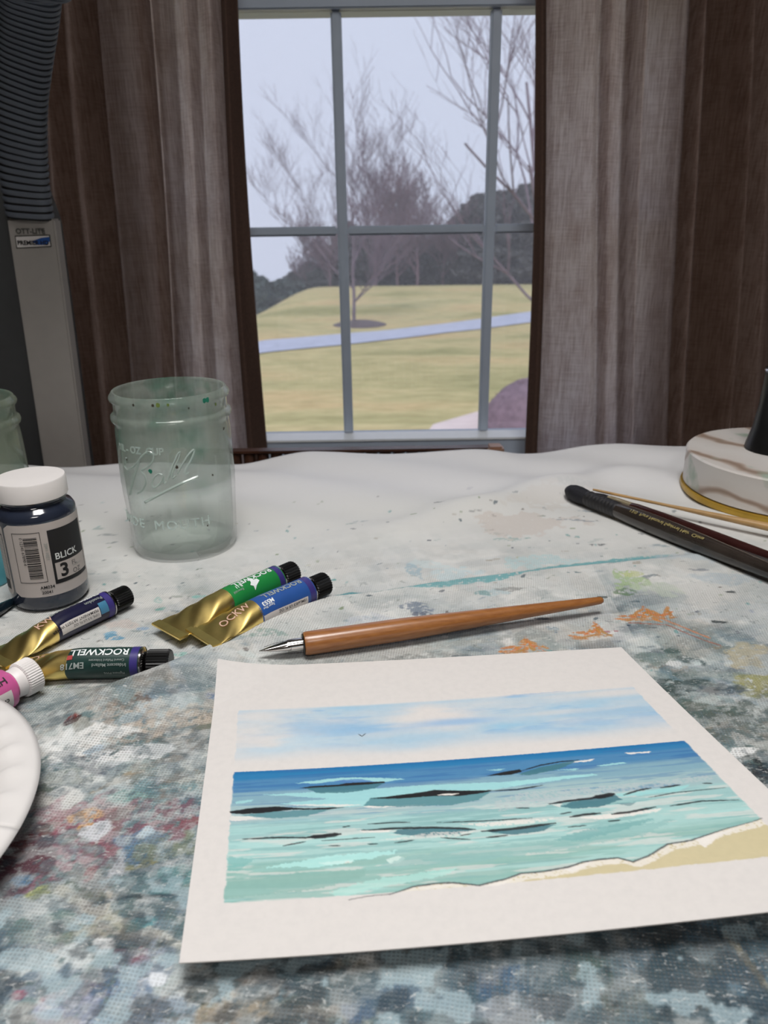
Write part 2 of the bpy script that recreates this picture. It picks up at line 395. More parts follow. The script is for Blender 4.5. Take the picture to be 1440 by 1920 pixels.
for k, (u, vt, d_, r) in enumerate(((650, 418, 52, 1.6), (690, 432, 53, 1.5), (618, 462, 52, 1.4), (580, 492, 54, 1.3), (735, 446, 54, 1.6), (780, 448, 53, 1.5), (822, 440, 52, 1.5),
                          (862, 408, 50, 1.7), (900, 368, 48, 1.9), (944, 362, 47, 2.0), (990, 350, 47, 2.0), (548, 512, 55, 1.2), (668, 470, 49, 1.3), (755, 470, 50, 1.4), (840, 450, 49, 1.4), (1035, 352, 47, 2.0), (920, 420, 45, 1.6), (600, 505, 49, 1.2), (430, 500, 53, 1.6), (380, 470, 54, 1.7), (320, 450, 53, 1.8), (250, 430, 54, 1.8), (180, 440, 53, 1.8), (1090, 360, 48, 2.0), (1150, 380, 49, 2.0), (1220, 370, 48, 2.0), (1290, 390, 50, 1.9), (1370, 380, 49, 2.0))):
    p = at_y(u, vt, d_); z0 = float(ground_z(p[0], d_)) - .3; h = p[2] - z0
    if first is None: first = evergreen('evergreen_tree', EL, EG, (p[0], d_, z0), h, r, 3, m_ever); fh, fr = h, r
    else: copy_tree(first, (p[0], d_, z0), k * 1.1, (r / fr, r / fr, h / fh))
first = None
for k, (u, vt, d_, r) in enumerate(((486, 522, 44, .8), (508, 532, 45, .8), (530, 526, 46, .9), (462, 508, 44, .9), (552, 530, 47, .8))):
    p = at_y(u, vt, d_); z0 = float(ground_z(p[0], d_)) - .6; h = p[2] - z0
    if first is None: first = evergreen('evergreen_tree', 'pale slim evergreen at the low left end of the tree line', 'pale slim evergreens at the left', (p[0], d_, z0), h, r, 9, m_ever2); fh, fr = h, r
    else: copy_tree(first, (p[0], d_, z0), k * 1.3, (r / fr, r / fr, h / fh))
# purple-grey shrub near the patio
g = at_z(985, 815, GZ + .1); rs = np.random.RandomState(5)
sh = thing('shrub', 'rounded purple-grey dormant shrub beside the patio slab', 'shrub', (g[0] + .25, g[1] + .3, GZ + .05))
th_ = np.linspace(0, 2 * pi, 61); ph = np.linspace(0.02, pi / 2, 26); T, Ph = np.meshgrid(th_, ph)
rr = 1 + .10 * (fbm(T * 2.2, Ph * 3, 8) - .5); PP = np.stack([.95 * rr * np.sin(Ph) * np.cos(T), .9 * rr * np.sin(Ph) * np.sin(T), .92 * rr * np.cos(Ph) ** .9], -1)
PP[:, -1] = PP[:, 0]
m_shrub = M('dormant_shrub', lin(118, 100, 112), .95, var=.25, scale=9, bump=.6)
np_grid('foliage', PP, m_shrub, parent=sh)
tw = MB()
for k in range(500):
    a = rs.rand() * 2 * pi; f_ = rs.uniform(.1, pi / 2); d = np.array([sin(f_) * cos(a), sin(f_) * sin(a), cos(f_)]); d0 = d * [.85, .8, .82]
    tw.tube([d0, d0 * 1.13 + rs.uniform(-.04, .04, 3)], [.012, .005], 3)
o = tw.build('twigs', m_twig, sh); o['kind'] = 'stuff'

# ------------------------------------------------------------------ curtains
m_cur, q, b_ = newmat('linen_curtain')
oc = objco(q); wv = q.noise(q.mapping(oc, (620, 60, 26)), 1, 3, .6); wh = q.noise(q.mapping(oc, (26, 60, 620)), 1, 3, .6)
wl = q.noise(q.mapping(oc, (40, 10, 14)), 1, 3, .6)
weave = q.math('MULTIPLY', wv, q.math('MULTIPLY_ADD', wl, .7, q.math('MULTIPLY', wh, .65))); wv2 = q.ramp(weave, [(.12, (0, 0, 0)), (.42, (1, 1, 1))])
slub = q.math('MULTIPLY_ADD', wl, .5, .25)
dcol = q.mix(wv2, lin(88, 70, 60), lin(104, 85, 74)); tcol = q.mix(wv2, lin(186, 162, 152), lin(255, 244, 240))
dif = q.new('ShaderNodeBsdfDiffuse'); tra = q.new('ShaderNodeBsdfTranslucent'); tp = q.new('ShaderNodeBsdfTransparent')
q.link(dcol, dif.inputs[0]); q.link(tcol, tra.inputs[0])
bn = q.bump(weave, .5, .001); q.link(bn, dif.inputs['Normal'])
ms = q.new('ShaderNodeMixShader'); ms.inputs[0].default_value = .66; q.link(dif.outputs[0], ms.inputs[1]); q.link(tra.outputs[0], ms.inputs[2])
ms2 = q.new('ShaderNodeMixShader'); holes = q.ramp(q.math('ADD', weave, q.math('MULTIPLY', wl, -.18)), [(.06, (.02, .02, .02)), (.2, (.0, .0, .0))])
q.link(holes, ms2.inputs[0]); q.link(ms.outputs[0], ms2.inputs[1]); q.link(tp.outputs[0], ms2.inputs[2])
q.link(ms2.outputs[0], m_cur.node_tree.nodes['Material Output'].inputs[0])
m_hem = M('curtain_hem', lin(78, 58, 49), .9, var=.15, scale=300, bump=.4)
m_lining = M('curtain_backing', lin(70, 52, 46), .9, var=.15, scale=200)

CY = 1.25
def curtain(label, top, bottom, flip, folds):
    """top/bottom: photo x of the hem and the outer side at the photo's top and at y=840; folds: (fraction, depth offset) from hem outward"""
    t0 = at_y(top[0], 0, CY); b0 = at_y(bottom[0], 840, CY); t1 = at_y(top[1], 0, CY); b1 = at_y(bottom[1], 840, CY)
    zt_, zb_ = t0[2], b0[2]; z0, z1 = FL + .03, 1.50
    n, r = 420, 60
    fx = np.array(folds, float); s = np.linspace(0, 1, n)
    prof = np.interp(s, fx[:, 0], fx[:, 1]); k = np.hanning(9); k /= k.sum(); prof = np.convolve(np.pad(prof, 4, mode='edge'), k, 'valid')
    zz = np.linspace(z0, z1, r); P = np.zeros((r, n, 3))
    for i, z in enumerate(zz):
        f = (z - zb_) / (zt_ - zb_); f = max(-1.2, min(1.6, f))
        xa = b0[0] + (t0[0] - b0[0]) * f; xb = b1[0] + (t1[0] - b1[0]) * f
        wob = .012 * (fbm(s * 7, np.full(n, z * 1.3), 3 + int(flip), 3) - .5) * 2
        sw = s + .012 * np.sin(z * 5 + s * 9)
        P[i, :, 0] = xa + (xb - xa) * sw - (xb - xa) * sw[0] * 0; P[i, :, 1] = CY - prof * (1 + .15 * sin(z * 3)) - wob; P[i, :, 2] = z
    t = thing('curtain', label, 'curtain', (float(P[0, :, 0].mean()), CY, z0))
    L = P - np.array(t.location); o = np_grid('curtain_panel', L, m_cur, parent=t)
    # folded side hem: a second, thicker layer wrapped behind the leading edge
    hw = int(n * (.075 if not flip else .045)); H = L[:, :hw].copy(); Hb = H.copy(); H[:, :, 1] -= .0015; Hb[:, :, 1] += .004
    hem = np.concatenate([H[:, ::-1], Hb], 1); o = np_grid('side_hem', hem, m_hem, parent=t)
    return t
curtain('brown linen curtain on the left of the window beside the ribbed lamp', (452, -60), (501, 20), False,
        [(0, .015), (.06, .0), (.10, .035), (.16, .012), (.20, .03), (.25, .008), (.30, .02), (.32, .03), (.345, -.02), (.38, .005), (.48, .0), (.52, -.005), (.55, -.04), (.58, -.02), (.62, .0), (.66, -.02), (.72, .01), (.8, -.04), (.88, .0), (1, -.03)])
curtain('brown linen curtain on the right of the window beside the marble disc', (997, 1560), (985, 1500), True,
        [(0, .012), (.03, 0), (.06, .02), (.13, .03), (.20, .032), (.235, .005), (.26, .03), (.31, .015), (.33, .03), (.35, .035), (.365, .04), (.38, -.03), (.52, -.02), (.555, -.04), (.575, .0), (.60, -.03), (.68, -.015), (.73, .01), (.76, -.04), (.82, -.005), (.9, -.04), (1, -.01)])
rod = thing('curtain_rod', 'dark curtain rod above the window, above the view', 'curtain rod', (0, CY - .02, 1.5))
MB().tube([(-1.0, 0, .012), (1.0, 0, .012)], .012, 16).build('rod', m_black, rod)
for s_ in (-1, 1):
    MB().lathe([(.001, 0), (.02, .006), (.026, .022), (.018, .04), (.001, .046)], 20).map(lambda x, y, z: (s_ * (1.0 + z), x, y + .012)).build('finial', m_black, rod)
    MB().box(s_ * .8 - .01, s_ * .8 + .01, 0, WY + .05 - CY + .02, .0, .012).build('bracket', m_black, rod)

# ------------------------------------------------------------------ table and chair
m_wood = M('dark_table_wood', lin(80, 50, 34), .4, var=.25, scale=12, stretch=(1, 10, 1))
TX, TY0, TY1 = .62, .03, .862
tb = thing('table', 'wooden work table under the paint-stained cloth', 'table', (0, (TY0 + TY1) / 2, FL))
MB().box(-TX, TX, TY0, TY1, -.036, -.0145).build('table_top', m_wood, tb, world=True, bevel=.003)
for sx in (-1, 1):
    for y in (TY0 + .05, TY1 - .05):
        MB().box(sx * (TX - .05) - .025, sx * (TX - .05) + .025, y - .025, y + .025, FL, -.036).build('leg', m_wood, tb, world=True, bevel=.003)

m_chair = M('chair_wood', lin(62, 36, 22), .35, var=.3, scale=30, stretch=(1, 1, 4))
m_chair2 = M('light_chair_wood', lin(140, 106, 86), .35, var=.15, scale=30)
m_wicker = M('dark_wicker', lin(66, 38, 22), .6, var=.4, scale=90)
cyy = 1.0
cL = at_y(330, 845, cyy); cR = at_y(935, 838, cyy); cz = (cL[2] + cR[2]) / 2
ch = thing('dining_chair', 'brown wooden chair with woven back between table and window', 'chair', ((cL[0] + cR[0]) / 2, cyy - .1, FL))
chw = (cR[0] - cL[0]) / 2; cx = (cL[0] + cR[0]) / 2
def cb(name, x0, x1, y0, y1, z0, z1, m=m_chair, bev=.004): return MB().box(x0, x1, y0, y1, z0, z1).build(name, m, ch, world=True, bevel=bev)
cb('top_rail', cx - chw + .012, cx + chw - .012, cyy - .008, cyy + .012, cz - .0045, cz)
for s_ in (-1, 1):
    xo = cx + s_ * chw
    MB().add([(xo - .012, cyy - .012, FL), (xo + .012, cyy - .012, FL), (xo + .012, cyy + .012, FL), (xo - .012, cyy + .012, FL),
              (xo - .012 - s_ * .004, cyy - .012, cz + .002), (xo + .010 - s_ * .004, cyy - .012, cz + .002), (xo + .010 - s_ * .004, cyy + .012, cz + .002), (xo - .012 - s_ * .004, cyy + .012, cz + .002)],
             [(0,3,2,1),(4,5,6,7),(0,1,5,4),(1,2,6,5),(2,3,7,6),(3,0,4,7)]).build('back_post', m_chair2, ch, world=True, bevel=.003)
    cb('leg', xo - s_ * .02 - .015, xo - s_ * .02 + .015, cyy - .42, cyy - .39, FL, FL + .42)
n_s = 22; sw_ = (2 * chw - .03) / n_s
for k in range(n_s):
    x = cx - chw + .015 + sw_ * (k + .5); rz = .0045 + (.001 if k % 2 else 0)
    MB().tube([(x, cyy + .002, cz - .33), (x, cyy + .002 + (.004 if k % 2 else -.004), cz - .17), (x, cyy + .002, cz - .004)], sw_ * .43, 8).build('woven_strip', m_wicker, ch, world=True)
for k in range(12):
    z = cz - .03 - k * .025
    pts = [(cx - chw + .012 + i * sw_ / 2, cyy - .002 + (.007 if (i + k) % 2 else -.007), z) for i in range(2 * n_s + 1)]
    MB().tube(pts, .0035, 6).build('cross_strand', m_wicker, ch, world=True)
cb('lower_rail', cx - chw + .012, cx + chw - .012, cyy - .01, cyy + .01, cz - .35, cz - .33)
cb('seat', cx - chw, cx + chw, cyy - .43, cyy - .013, FL + .42, FL + .455)

# ------------------------------------------------------------------ drop cloth
RID = [((120, 1296), 0), ((200, 1284), .010), ((320, 1240), .013), ((420, 1197), .0085), ((520, 1150), .008), ((620, 1118), .007), ((700, 1111), .004), ((830, 1090), .003), ((1000, 1070), .0028), ((1250, 1046), .002), ((1440, 1025), .001)]
RW = np.array([[*at_z(u, v, h)[:2], h] for (u, v), h in RID])
SOFT = np.array([[*at_z(u, v, .004)[:2], h] for (u, v), h in (((560, 1045), 0), ((640, 1010), .002), ((800, 968), .004), ((900, 940), .0055), ((1060, 902), .0065), ((1200, 880), .004), ((1300, 868), .0))])
def polyh(x, y, L):
    """signed distance (+ = far side) and interpolated height for the nearest polyline point"""
    best = np.full(x.shape, 1e9); sd = np.zeros(x.shape); hh = np.zeros(x.shape)
    for a, b in zip(L[:-1], L[1:]):
        dx, dy = b[0] - a[0], b[1] - a[1]; l2 = dx * dx + dy * dy
        t = np.clip(((x - a[0]) * dx + (y - a[1]) * dy) / l2, 0, 1)
        ex = x - (a[0] + t * dx); ey = y - (a[1] + t * dy); d = np.sqrt(ex**2 + ey**2); m = d < best
        best = np.where(m, d, best); sg = np.sign(dx * ey - dy * ex); sd = np.where(m, d * sg, sd); hh = np.where(m, a[2] + t * (b[2] - a[2]), hh)
    return sd, hh
def cloth_h(x, y):
    x = np.asarray(x, float); y = np.asarray(y, float)
    d, h = polyh(x, y, RW)
    z = h * np.where(d > 0, np.exp(-(d / .0045) ** 2), np.exp(-(np.abs(d) / .030) ** 1.5))
    d2, h2 = polyh(x, y, SOFT); z = z + h2 * 1.7 * np.exp(-(d2 / .022) ** 2) + .0022 * sm(.60, .70, y) * np.sin((x * .55 + y) * 62 + 3 * fbm(x * 6, y * 6, 3, 2))
    far = sm(.78, .85, y)
    z = z + far * (-.009 + .0102 * sm(-.17, -.08, x) - .003 * np.exp(-((x - .16) / .03) ** 2) + .004 * sm(.18, .24, x))
    z = z + (.0012 * (fbm(x * 18, y * 18, 31, 3) - .5)) * sm(.05, .12, np.abs(d))
    return z
def ch1(x, y): return float(cloth_h(np.array([x]), np.array([y]))[0])

def seq(parts):
    out = []
    for a, b, st in parts:
        n = max(2, int(round((b - a) / st))); out += list(np.linspace(a, b, n, endpoint=False))
    out.append(parts[-1][1]); return np.array(out)
cx_ = seq(((-.66, -.36, .008), (-.36, -.22, .0022), (-.22, .22, .0009), (.22, .36, .0022), (.36, .66, .008)))
cy_ = seq(((.0, .15, .006), (.15, .54, .0009), (.54, .56, .00125), (.56, .72, .0022), (.72, .90, .003)))
CX, CYv = np.meshgrid(cx_, cy_)
PALL = [np.array(lin(*c)[:3]) for c in ((196, 204, 202), (150, 166, 164), (104, 128, 130), (66, 104, 110), (58, 84, 96), (40, 56, 64), (212, 212, 210), (120, 140, 150), (136, 122, 100), (84, 104, 84), (90, 118, 140))]
white = np.array(lin(214, 214, 211)[:3])
col = np.ones(CX.shape + (3,)) * white
tone = fbm(CX * 9, CYv * 9, 41, 4)[..., None]; col = col * (1 - .10 * tone)
def comp(mask, c, a=1.0):
    global col
    m = np.clip(mask * a, 0, 1)[..., None]; col = col * (1 - m) + np.array(c)[:3] * m
# density of dried paint grows towards the painter
edge_n = fbm(CX * 14, CYv * 14, 77, 4)
dens = 1 - sm(.30, .50, CYv - .10 * (edge_n - .5) * 2 + .03 * np.where(CX > .16, -1.6, 0)); mid = 1 - sm(.50, .66, CYv + .06 * (edge_n - .5))
lightside = sm(-.02, .04, CX + .3 * (CYv - .45)) * (1 - sm(.42, .55, CYv))
for k in range(9):
    sx, sy = (26, 60) if k % 2 else (45, 30); n = fbm(CX * sx + .4 * CYv * sx, CYv * sy - .3 * CX * sy, 100 + k * 9, 4)
    th = .56 - .03 * (k % 3); comp(sm(th, th + .07, n) * (.14 * mid + .80 * dens) , PALL[(k * 3 + 1) % len(PALL)], .62)
# greyed green-blue ground near the painter
n = fbm(CX * 20, CYv * 28, 400, 5); comp(sm(.40, .55, n) * (1 - sm(.24, .40, CYv)), lin(92, 112, 112), .6)
n = fbm(CX * 32, CYv * 32, 420, 5); comp(sm(.52, .58, n) * (1 - sm(.22, .32, CYv)), lin(70, 92, 106), .6)
n = fbm(CX * 40, CYv * 40, 430, 5); comp(sm(.57, .62, n) * (1 - sm(.24, .36, CYv)), lin(190, 200, 202), .7)
n = fbm(CX * 26, CYv * 36, 440, 5); comp(sm(.50, .62, n) * sm(.10, .18, CX) * (1 - sm(.36, .46, CYv)), lin(58, 76, 72), .8)

WN1 = fbm(CX * 160, CYv * 160, 900, 3) - .5; WN2 = fbm(CX * 160 + 31, CYv * 160 + 7, 901, 3) - .5
WN3 = fbm(CX * 55, CYv * 55, 902, 3) - .5; WN4 = fbm(CX * 55 + 5, CYv * 55 + 9, 903, 3) - .5; DRY = fbm(CX * 420, CYv * 420, 905, 2)
def blob(x, y, rx, ry, ang, c, a=1.0, dry=0.0, soft=.16, warp=1.35):
    global col
    R_ = max(rx, ry) * 1.6 + .002
    i0, i1 = np.searchsorted(cy_, [y - R_, y + R_]); j0, j1 = np.searchsorted(cx_, [x - R_, x + R_])
    if i1 <= i0 or j1 <= j0: return
    sl = np.s_[i0:i1, j0:j1]; w = min(rx, ry) * 1.1 * warp
    dx = CX[sl] - x + WN3[sl] * w * 1.6 + WN1[sl] * w; dy = CYv[sl] - y + WN4[sl] * w * 1.6 + WN2[sl] * w
    ca, sa = cos(ang), sin(ang); e = np.sqrt(((dx * ca + dy * sa) / rx) ** 2 + ((-dx * sa + dy * ca) / ry) ** 2)
    m = 1 - sm(1 - soft, 1 + soft * .5, e)
    if dry: m = m * sm(dry - .14, dry + .06, DRY[sl])
    m = np.clip(m * a, 0, 1)[..., None]; col[sl] = col[sl] * (1 - m) + np.array(c)[:3] * m
def at_cloth(u, v):
    p = at_z(u, v)
    for _ in range(5): p = at_z(u, v, .5 * p[2] + .5 * ch1(p[0], p[1]))
    return p
def pb(u, v, rx, ry, ang, c, a=1.0, dry=0, **k):
    g_ = sum(c) / 3; c = tuple(x * .66 + g_ * .34 + 3 for x in c)
    p = at_cloth(u, v); blob(p[0], p[1], rx / 1000, ry / 1000, radians(ang), lin(*c), a, dry, **k)
def stroke(pts, w, c, a=1, dry=0):
    W_ = [at_cloth(u, v) for u, v in pts]
    for p, q2 in zip(W_[:-1], W_[1:]):
        L = np.hypot(*(q2 - p)[:2]); n = max(1, int(L / (w / 1000 * .8)))
        for k in range(n): 
            t = (k + .5) / n; z = p + (q2 - p) * t; blob(z[0], z[1], w / 1000 * 1.3, w / 1000, atan2(q2[1] - p[1], q2[0] - p[0]), lin(*c), a, dry, warp=.8)
rs = np.random.RandomState(12)
for k in range(2200):     # dried splotches, thicker and darker nearer the painter
    y = .16 + .5 * rs.rand() ** 1.25; x = rs.uniform(-.34, .34); f = 1 - min(1, max(0, (y - .22) / .3))
    if rs.rand() > .25 + .75 * f: continue
    c = PALL[rs.randint(len(PALL))] if rs.rand() < .96 else np.array(lin(*((150, 60, 80), (180, 120, 70), (60, 90, 150), (150, 150, 70))[rs.randint(4)])[:3])
    if f < .35 and c.mean() < .12: rr = rs.uniform(.0006, .0022)
    else: rr = rs.uniform(.0007, .0042) * (.5 + .8 * f)
    blob(x, y, rr * rs.uniform(1.2, 4.5), rr, rs.uniform(-.2, .7), (*c, 1), rs.uniform(.25, .7), rs.choice([.36, .45, .52]))
for k in range(260):      # small specks on the clean half
    y = rs.uniform(.38, .72); x = rs.uniform(-.3, .36); c = ((70, 90, 100), (50, 60, 80), (90, 150, 150), (90, 80, 75), (110, 130, 90))[rs.randint(5)]
    rr = rs.uniform(.0005, .0016) * (1 if y < .6 else 1.2); blob(x, y, rr * rs.uniform(1, 2.2), rr, rs.uniform(0, 3), lin(*c), rs.uniform(.4, .9))
# individual marks seen in the photograph
T1, T2 = (96, 150, 156), (120, 172, 176)
stroke([(615, 1122), (660, 1112), (700, 1113), (760, 1102)], 2.6, (76, 136, 142), .9, .22)
stroke([(760, 1102), (830, 1094), (930, 1082), (1010, 1068), (1120, 1056), (1250, 1042)], 4.6, (112, 164, 168), .75, .30)
pb(1010, 1052, 34, 9, 8, (160, 200, 204), .65, .35); pb(860, 1075, 22, 12, 20, (172, 204, 212), .6, .3); pb(770, 1070, 6, 12, 30, (120, 168, 190), .6, .35)
pb(800, 1060, 20, 9, 0, (182, 208, 212), .5, .3); pb(960, 1010, 18, 4, 0, (108, 160, 156), .6, .45); pb(935, 1000, 12, 3, -20, (90, 140, 142), .6, .45)
pb(1000, 980, 50, 22, 12, (198, 186, 176), .7, .2); pb(1060, 930, 70, 16, 18, (200, 194, 184), .7); pb(1120, 960, 20, 3, -15, (130, 150, 165), .7, .3)  # broad tan ovals: shade along the soft fold painted into the cloth colour
pb(1080, 975, 20, 2, -12, (110, 130, 146), .7, .4); pb(1085, 905, 26, 8, 0, (150, 166, 164), .5, .4)
pb(825, 943, 5, 3, 0, (120, 130, 126), .8, .3); pb(882, 914, 4, 2.4, 30, (110, 110, 140), .8); pb(920, 1100, 18, 7, 5, (176, 190, 192), .5, .3)
pb(780, 1135, 12, 7, 0, (84, 108, 138), .75, .46); pb(790, 1150, 5, 4, 0, (60, 76, 110), .8, .4); pb(700, 1160, 18, 7, 20, (168, 178, 196), .5, .3)
pb(925, 1112, 14, 6, 0, (150, 186, 196), .6, .35); pb(905, 1112, 7, 4, 0, (96, 150, 150), .7, .4); pb(955, 1105, 12, 3.4, 0, (128, 132, 130), .7, .42)
pb(1180, 1090, 16, 14, 30, (150, 186, 110), .75, .42); pb(1165, 1110, 10, 5, 0, (84, 130, 74), .8, .45); pb(1190, 1078, 12, 5, 20, (190, 200, 120), .7, .4)
pb(1235, 1105, 20, 10, 0, (180, 196, 170), .5, .3); pb(1015, 1160, 6, 2.4, 0, (54, 62, 78), .9, .3); pb(1130, 1118, 3, 2, 0, (60, 80, 80), .9)
pb(1345, 1167, 5, 2, -20, (48, 62, 66), .9, .2); pb(1370, 1110, 4, 2, 0, (50, 64, 68), .9, .2); pb(1310, 1068, 8, 2.5, -8, (120, 130, 140), .8, .3)
pb(1290, 1040, 34, 12, 0, (168, 186, 198), .6, .3); pb(1370, 1085, 30, 9, 0, (160, 180, 192), .6, .35); pb(1400, 1150, 40, 20, 0, (168, 180, 184), .5, .3)
# orange flower marks
OR = (196, 128, 62)
for (u, v, n_, L, c0) in ((1205, 1160, 11, 16, 60), (1110, 1190, 9, 15, 50), (985, 1222, 11, 16, 70), (1240, 1155, 6, 13, 20)):
    for k in range(n_):
        a = radians(c0 - 70 + 140 * k / max(1, n_ - 1)); p = at_cloth(u, v)
        x = p[0] + (k - n_ / 2) * .0034; y = p[1] + .004 * sin(k * 2.1)
        blob(x + cos(a) * L / 2200, y + sin(a) * L / 2200 , L / 2000, .0016, a, lin(OR[0] - 12 * (k % 3), OR[1] - 10 * (k % 2), OR[2]), .9, .38, warp=.7)
    pb(u, v + 3, L * .95, 2.6, 6, OR, .8, .44)
stroke([(1235, 1158), (1290, 1180), (1330, 1196)], .8, (190, 130, 96), .9)
stroke([(1180, 1168), (1250, 1172), (1320, 1200), (1350, 1210)], .7, (150, 96, 80), .8)
# blue marks between the tubes, teal dots
pb(212, 1195, 9, 3, -10, (60, 150, 196), .9, .38); pb(200, 1190, 5, 3, 10, (96, 170, 210), .8, .3); pb(270, 1177, 5, 2.4, 0, (120, 160, 200), .8, .3)
pb(297, 1142, 3.2, 3, 0, (90, 168, 156), .85, .3); pb(296, 1125, 3, 5, 0, (130, 188, 180), .7, .35); pb(375, 1118, 5, 3, 0, (110, 190, 180), .8, .35)
pb(110, 1165, 10, 4, 10, (110, 160, 160), .7, .4); pb(120, 1155, 12, 8, 0, (150, 180, 178), .6, .4); pb(340, 1225, 6, 3, 0, (100, 180, 170), .8, .35)
pb(225, 1170, 14, 6, 0, (206, 186, 176), .6, .3); pb(500, 1190, 14, 5, 10, (96, 150, 140), .6, .45); pb(410, 1200, 10, 5, 0, (80, 110, 104), .6, .46)
# tan and brown mesh region, left
pb(215, 1370, 22, 16, 40, (170, 150, 130), .65, .42); pb(240, 1330, 16, 10, 40, (150, 128, 108), .6, .44); pb(310, 1340, 34, 10, 15, (186, 172, 154), .6, .4)
pb(370, 1345, 9, 16, 80, (190, 172, 150), .65, .3); pb(133, 1345, 3.6, 3, 0, (150, 40, 34), .95, .3); pb(132, 1352, 4, 4, 0, (70, 30, 34), .8, .42); pb(270, 1310, 6, 3, 0, (96, 70, 56), .8, .42)
pb(120, 1330, 10, 4, 10, (100, 110, 112), .6, .44); pb(240, 1345, 8, 3, 30, (90, 140, 160), .8, .35); pb(255, 1378, 8, 3, 0, (70, 84, 88), .7, .44); pb(320, 1385, 14, 2.4, 0, (90, 100, 98), .7, .44)
pb(150, 1385, 26, 8, 20, (226, 228, 226), .8, .3); pb(250, 1412, 30, 7, 10, (222, 226, 228), .8, .34); pb(180, 1402, 6, 3, 0, (170, 196, 216), .8)
pb(160, 1425, 14, 6, -30, (70, 84, 100), .8, .42); pb(200, 1440, 12, 5, -20, (90, 100, 116), .7, .42); pb(100, 1440, 16, 10, 30, (76, 112, 112), .85, .36); pb(85, 1455, 8, 6, 30, (60, 100, 108), .8, .36)
pb(120, 1460, 10, 8, 0, (96, 112, 96), .7, .36); pb(225, 1465, 14, 3, 30, (196, 156, 116), .8, .4); pb(250, 1460, 22, 6, 20, (120, 122, 96), .6, .4); pb(330, 1440, 30, 6, 8, (140, 160, 160), .6, .36)
pb(95, 1500, 18, 7, 10, (206, 208, 204), .85, .2); pb(300, 1490, 40, 7, 10, (104, 150, 158), .6, .4); pb(230, 1505, 20, 5, 10, (120, 168, 160), .7, .38)
pb(140, 1535, 22, 13, 10, (168, 128, 136), .85, .3); pb(70, 1560, 14, 8, 10, (150, 74, 84), .85, .34); pb(110, 1590, 26, 13, 10, (158, 70, 90), .85, .38); pb(60, 1605, 16, 8, 0, (166, 84, 104), .8, .36)
pb(130, 1575, 8, 6, 0, (110, 136, 130), .8, .34); pb(240, 1540, 34, 8, 18, (130, 60, 84), .75, .42); pb(300, 1560, 36, 7, 15, (150, 70, 88), .8, .42); pb(350, 1550, 16, 6, 10, (140, 56, 72), .8, .42)
pb(20, 1600, 12, 16, 0, (96, 20, 34), .9, .2); pb(10, 1640, 12, 14, 20, (104, 22, 38), .9, .25); pb(40, 1570, 10, 5, 10, (110, 40, 44), .8, .35)
pb(160, 1530, 4, 9, 90, (206, 150, 90), .9, .36); pb(157, 1555, 3, 3.4, 0, (226, 150, 60), .95, .2); pb(180, 1560, 8, 5, 20, (200, 206, 214), .9)
pb(255, 1600, 5, 6, 60, (50, 110, 160), .95, .25); pb(262, 1575, 6, 10, 70, (86, 126, 160), .85, .3); pb(270, 1562, 3, 4, 0, (180, 206, 220), .9); pb(260, 1620, 10, 2, 15, (180, 166, 70), .8, .4)
pb(330, 1590, 22, 6, 10, (130, 140, 96), .7, .42); pb(215, 1640, 3.2, 13, 0, (204, 206, 214), .95, .25); pb(205, 1690, 3, 9, 0, (206, 176, 130), .9, .3)
pb(300, 1650, 18, 6, 5, (60, 130, 140), .85, .34); pb(260, 1650, 16, 6, 5, (96, 128, 130), .8); pb(360, 1650, 12, 8, 0, (90, 150, 148), .7, .38); pb(150, 1680, 20, 5, -14, (84, 108, 92), .9, .25)
pb(80, 1665, 5, 3, 20, (190, 196, 80), .9, .3); pb(40, 1645, 5, 3, 0, (70, 130, 180), .9, .3); pb(110, 1700, 22, 7, -16, (106, 138, 150), .8, .3); pb(60, 1690, 22, 8, 0, (196, 204, 202), .6, .36)
stroke([(100, 1660), (170, 1705), (260, 1740), (340, 1775)], 2.2, (178, 180, 172), .8, .3); pb(270, 1735, 5, 3, 20, (70, 150, 160), .9)
stroke([(160, 1700), (240, 1682), (330, 1678)], 1.0, (44, 56, 58), .9, .25)
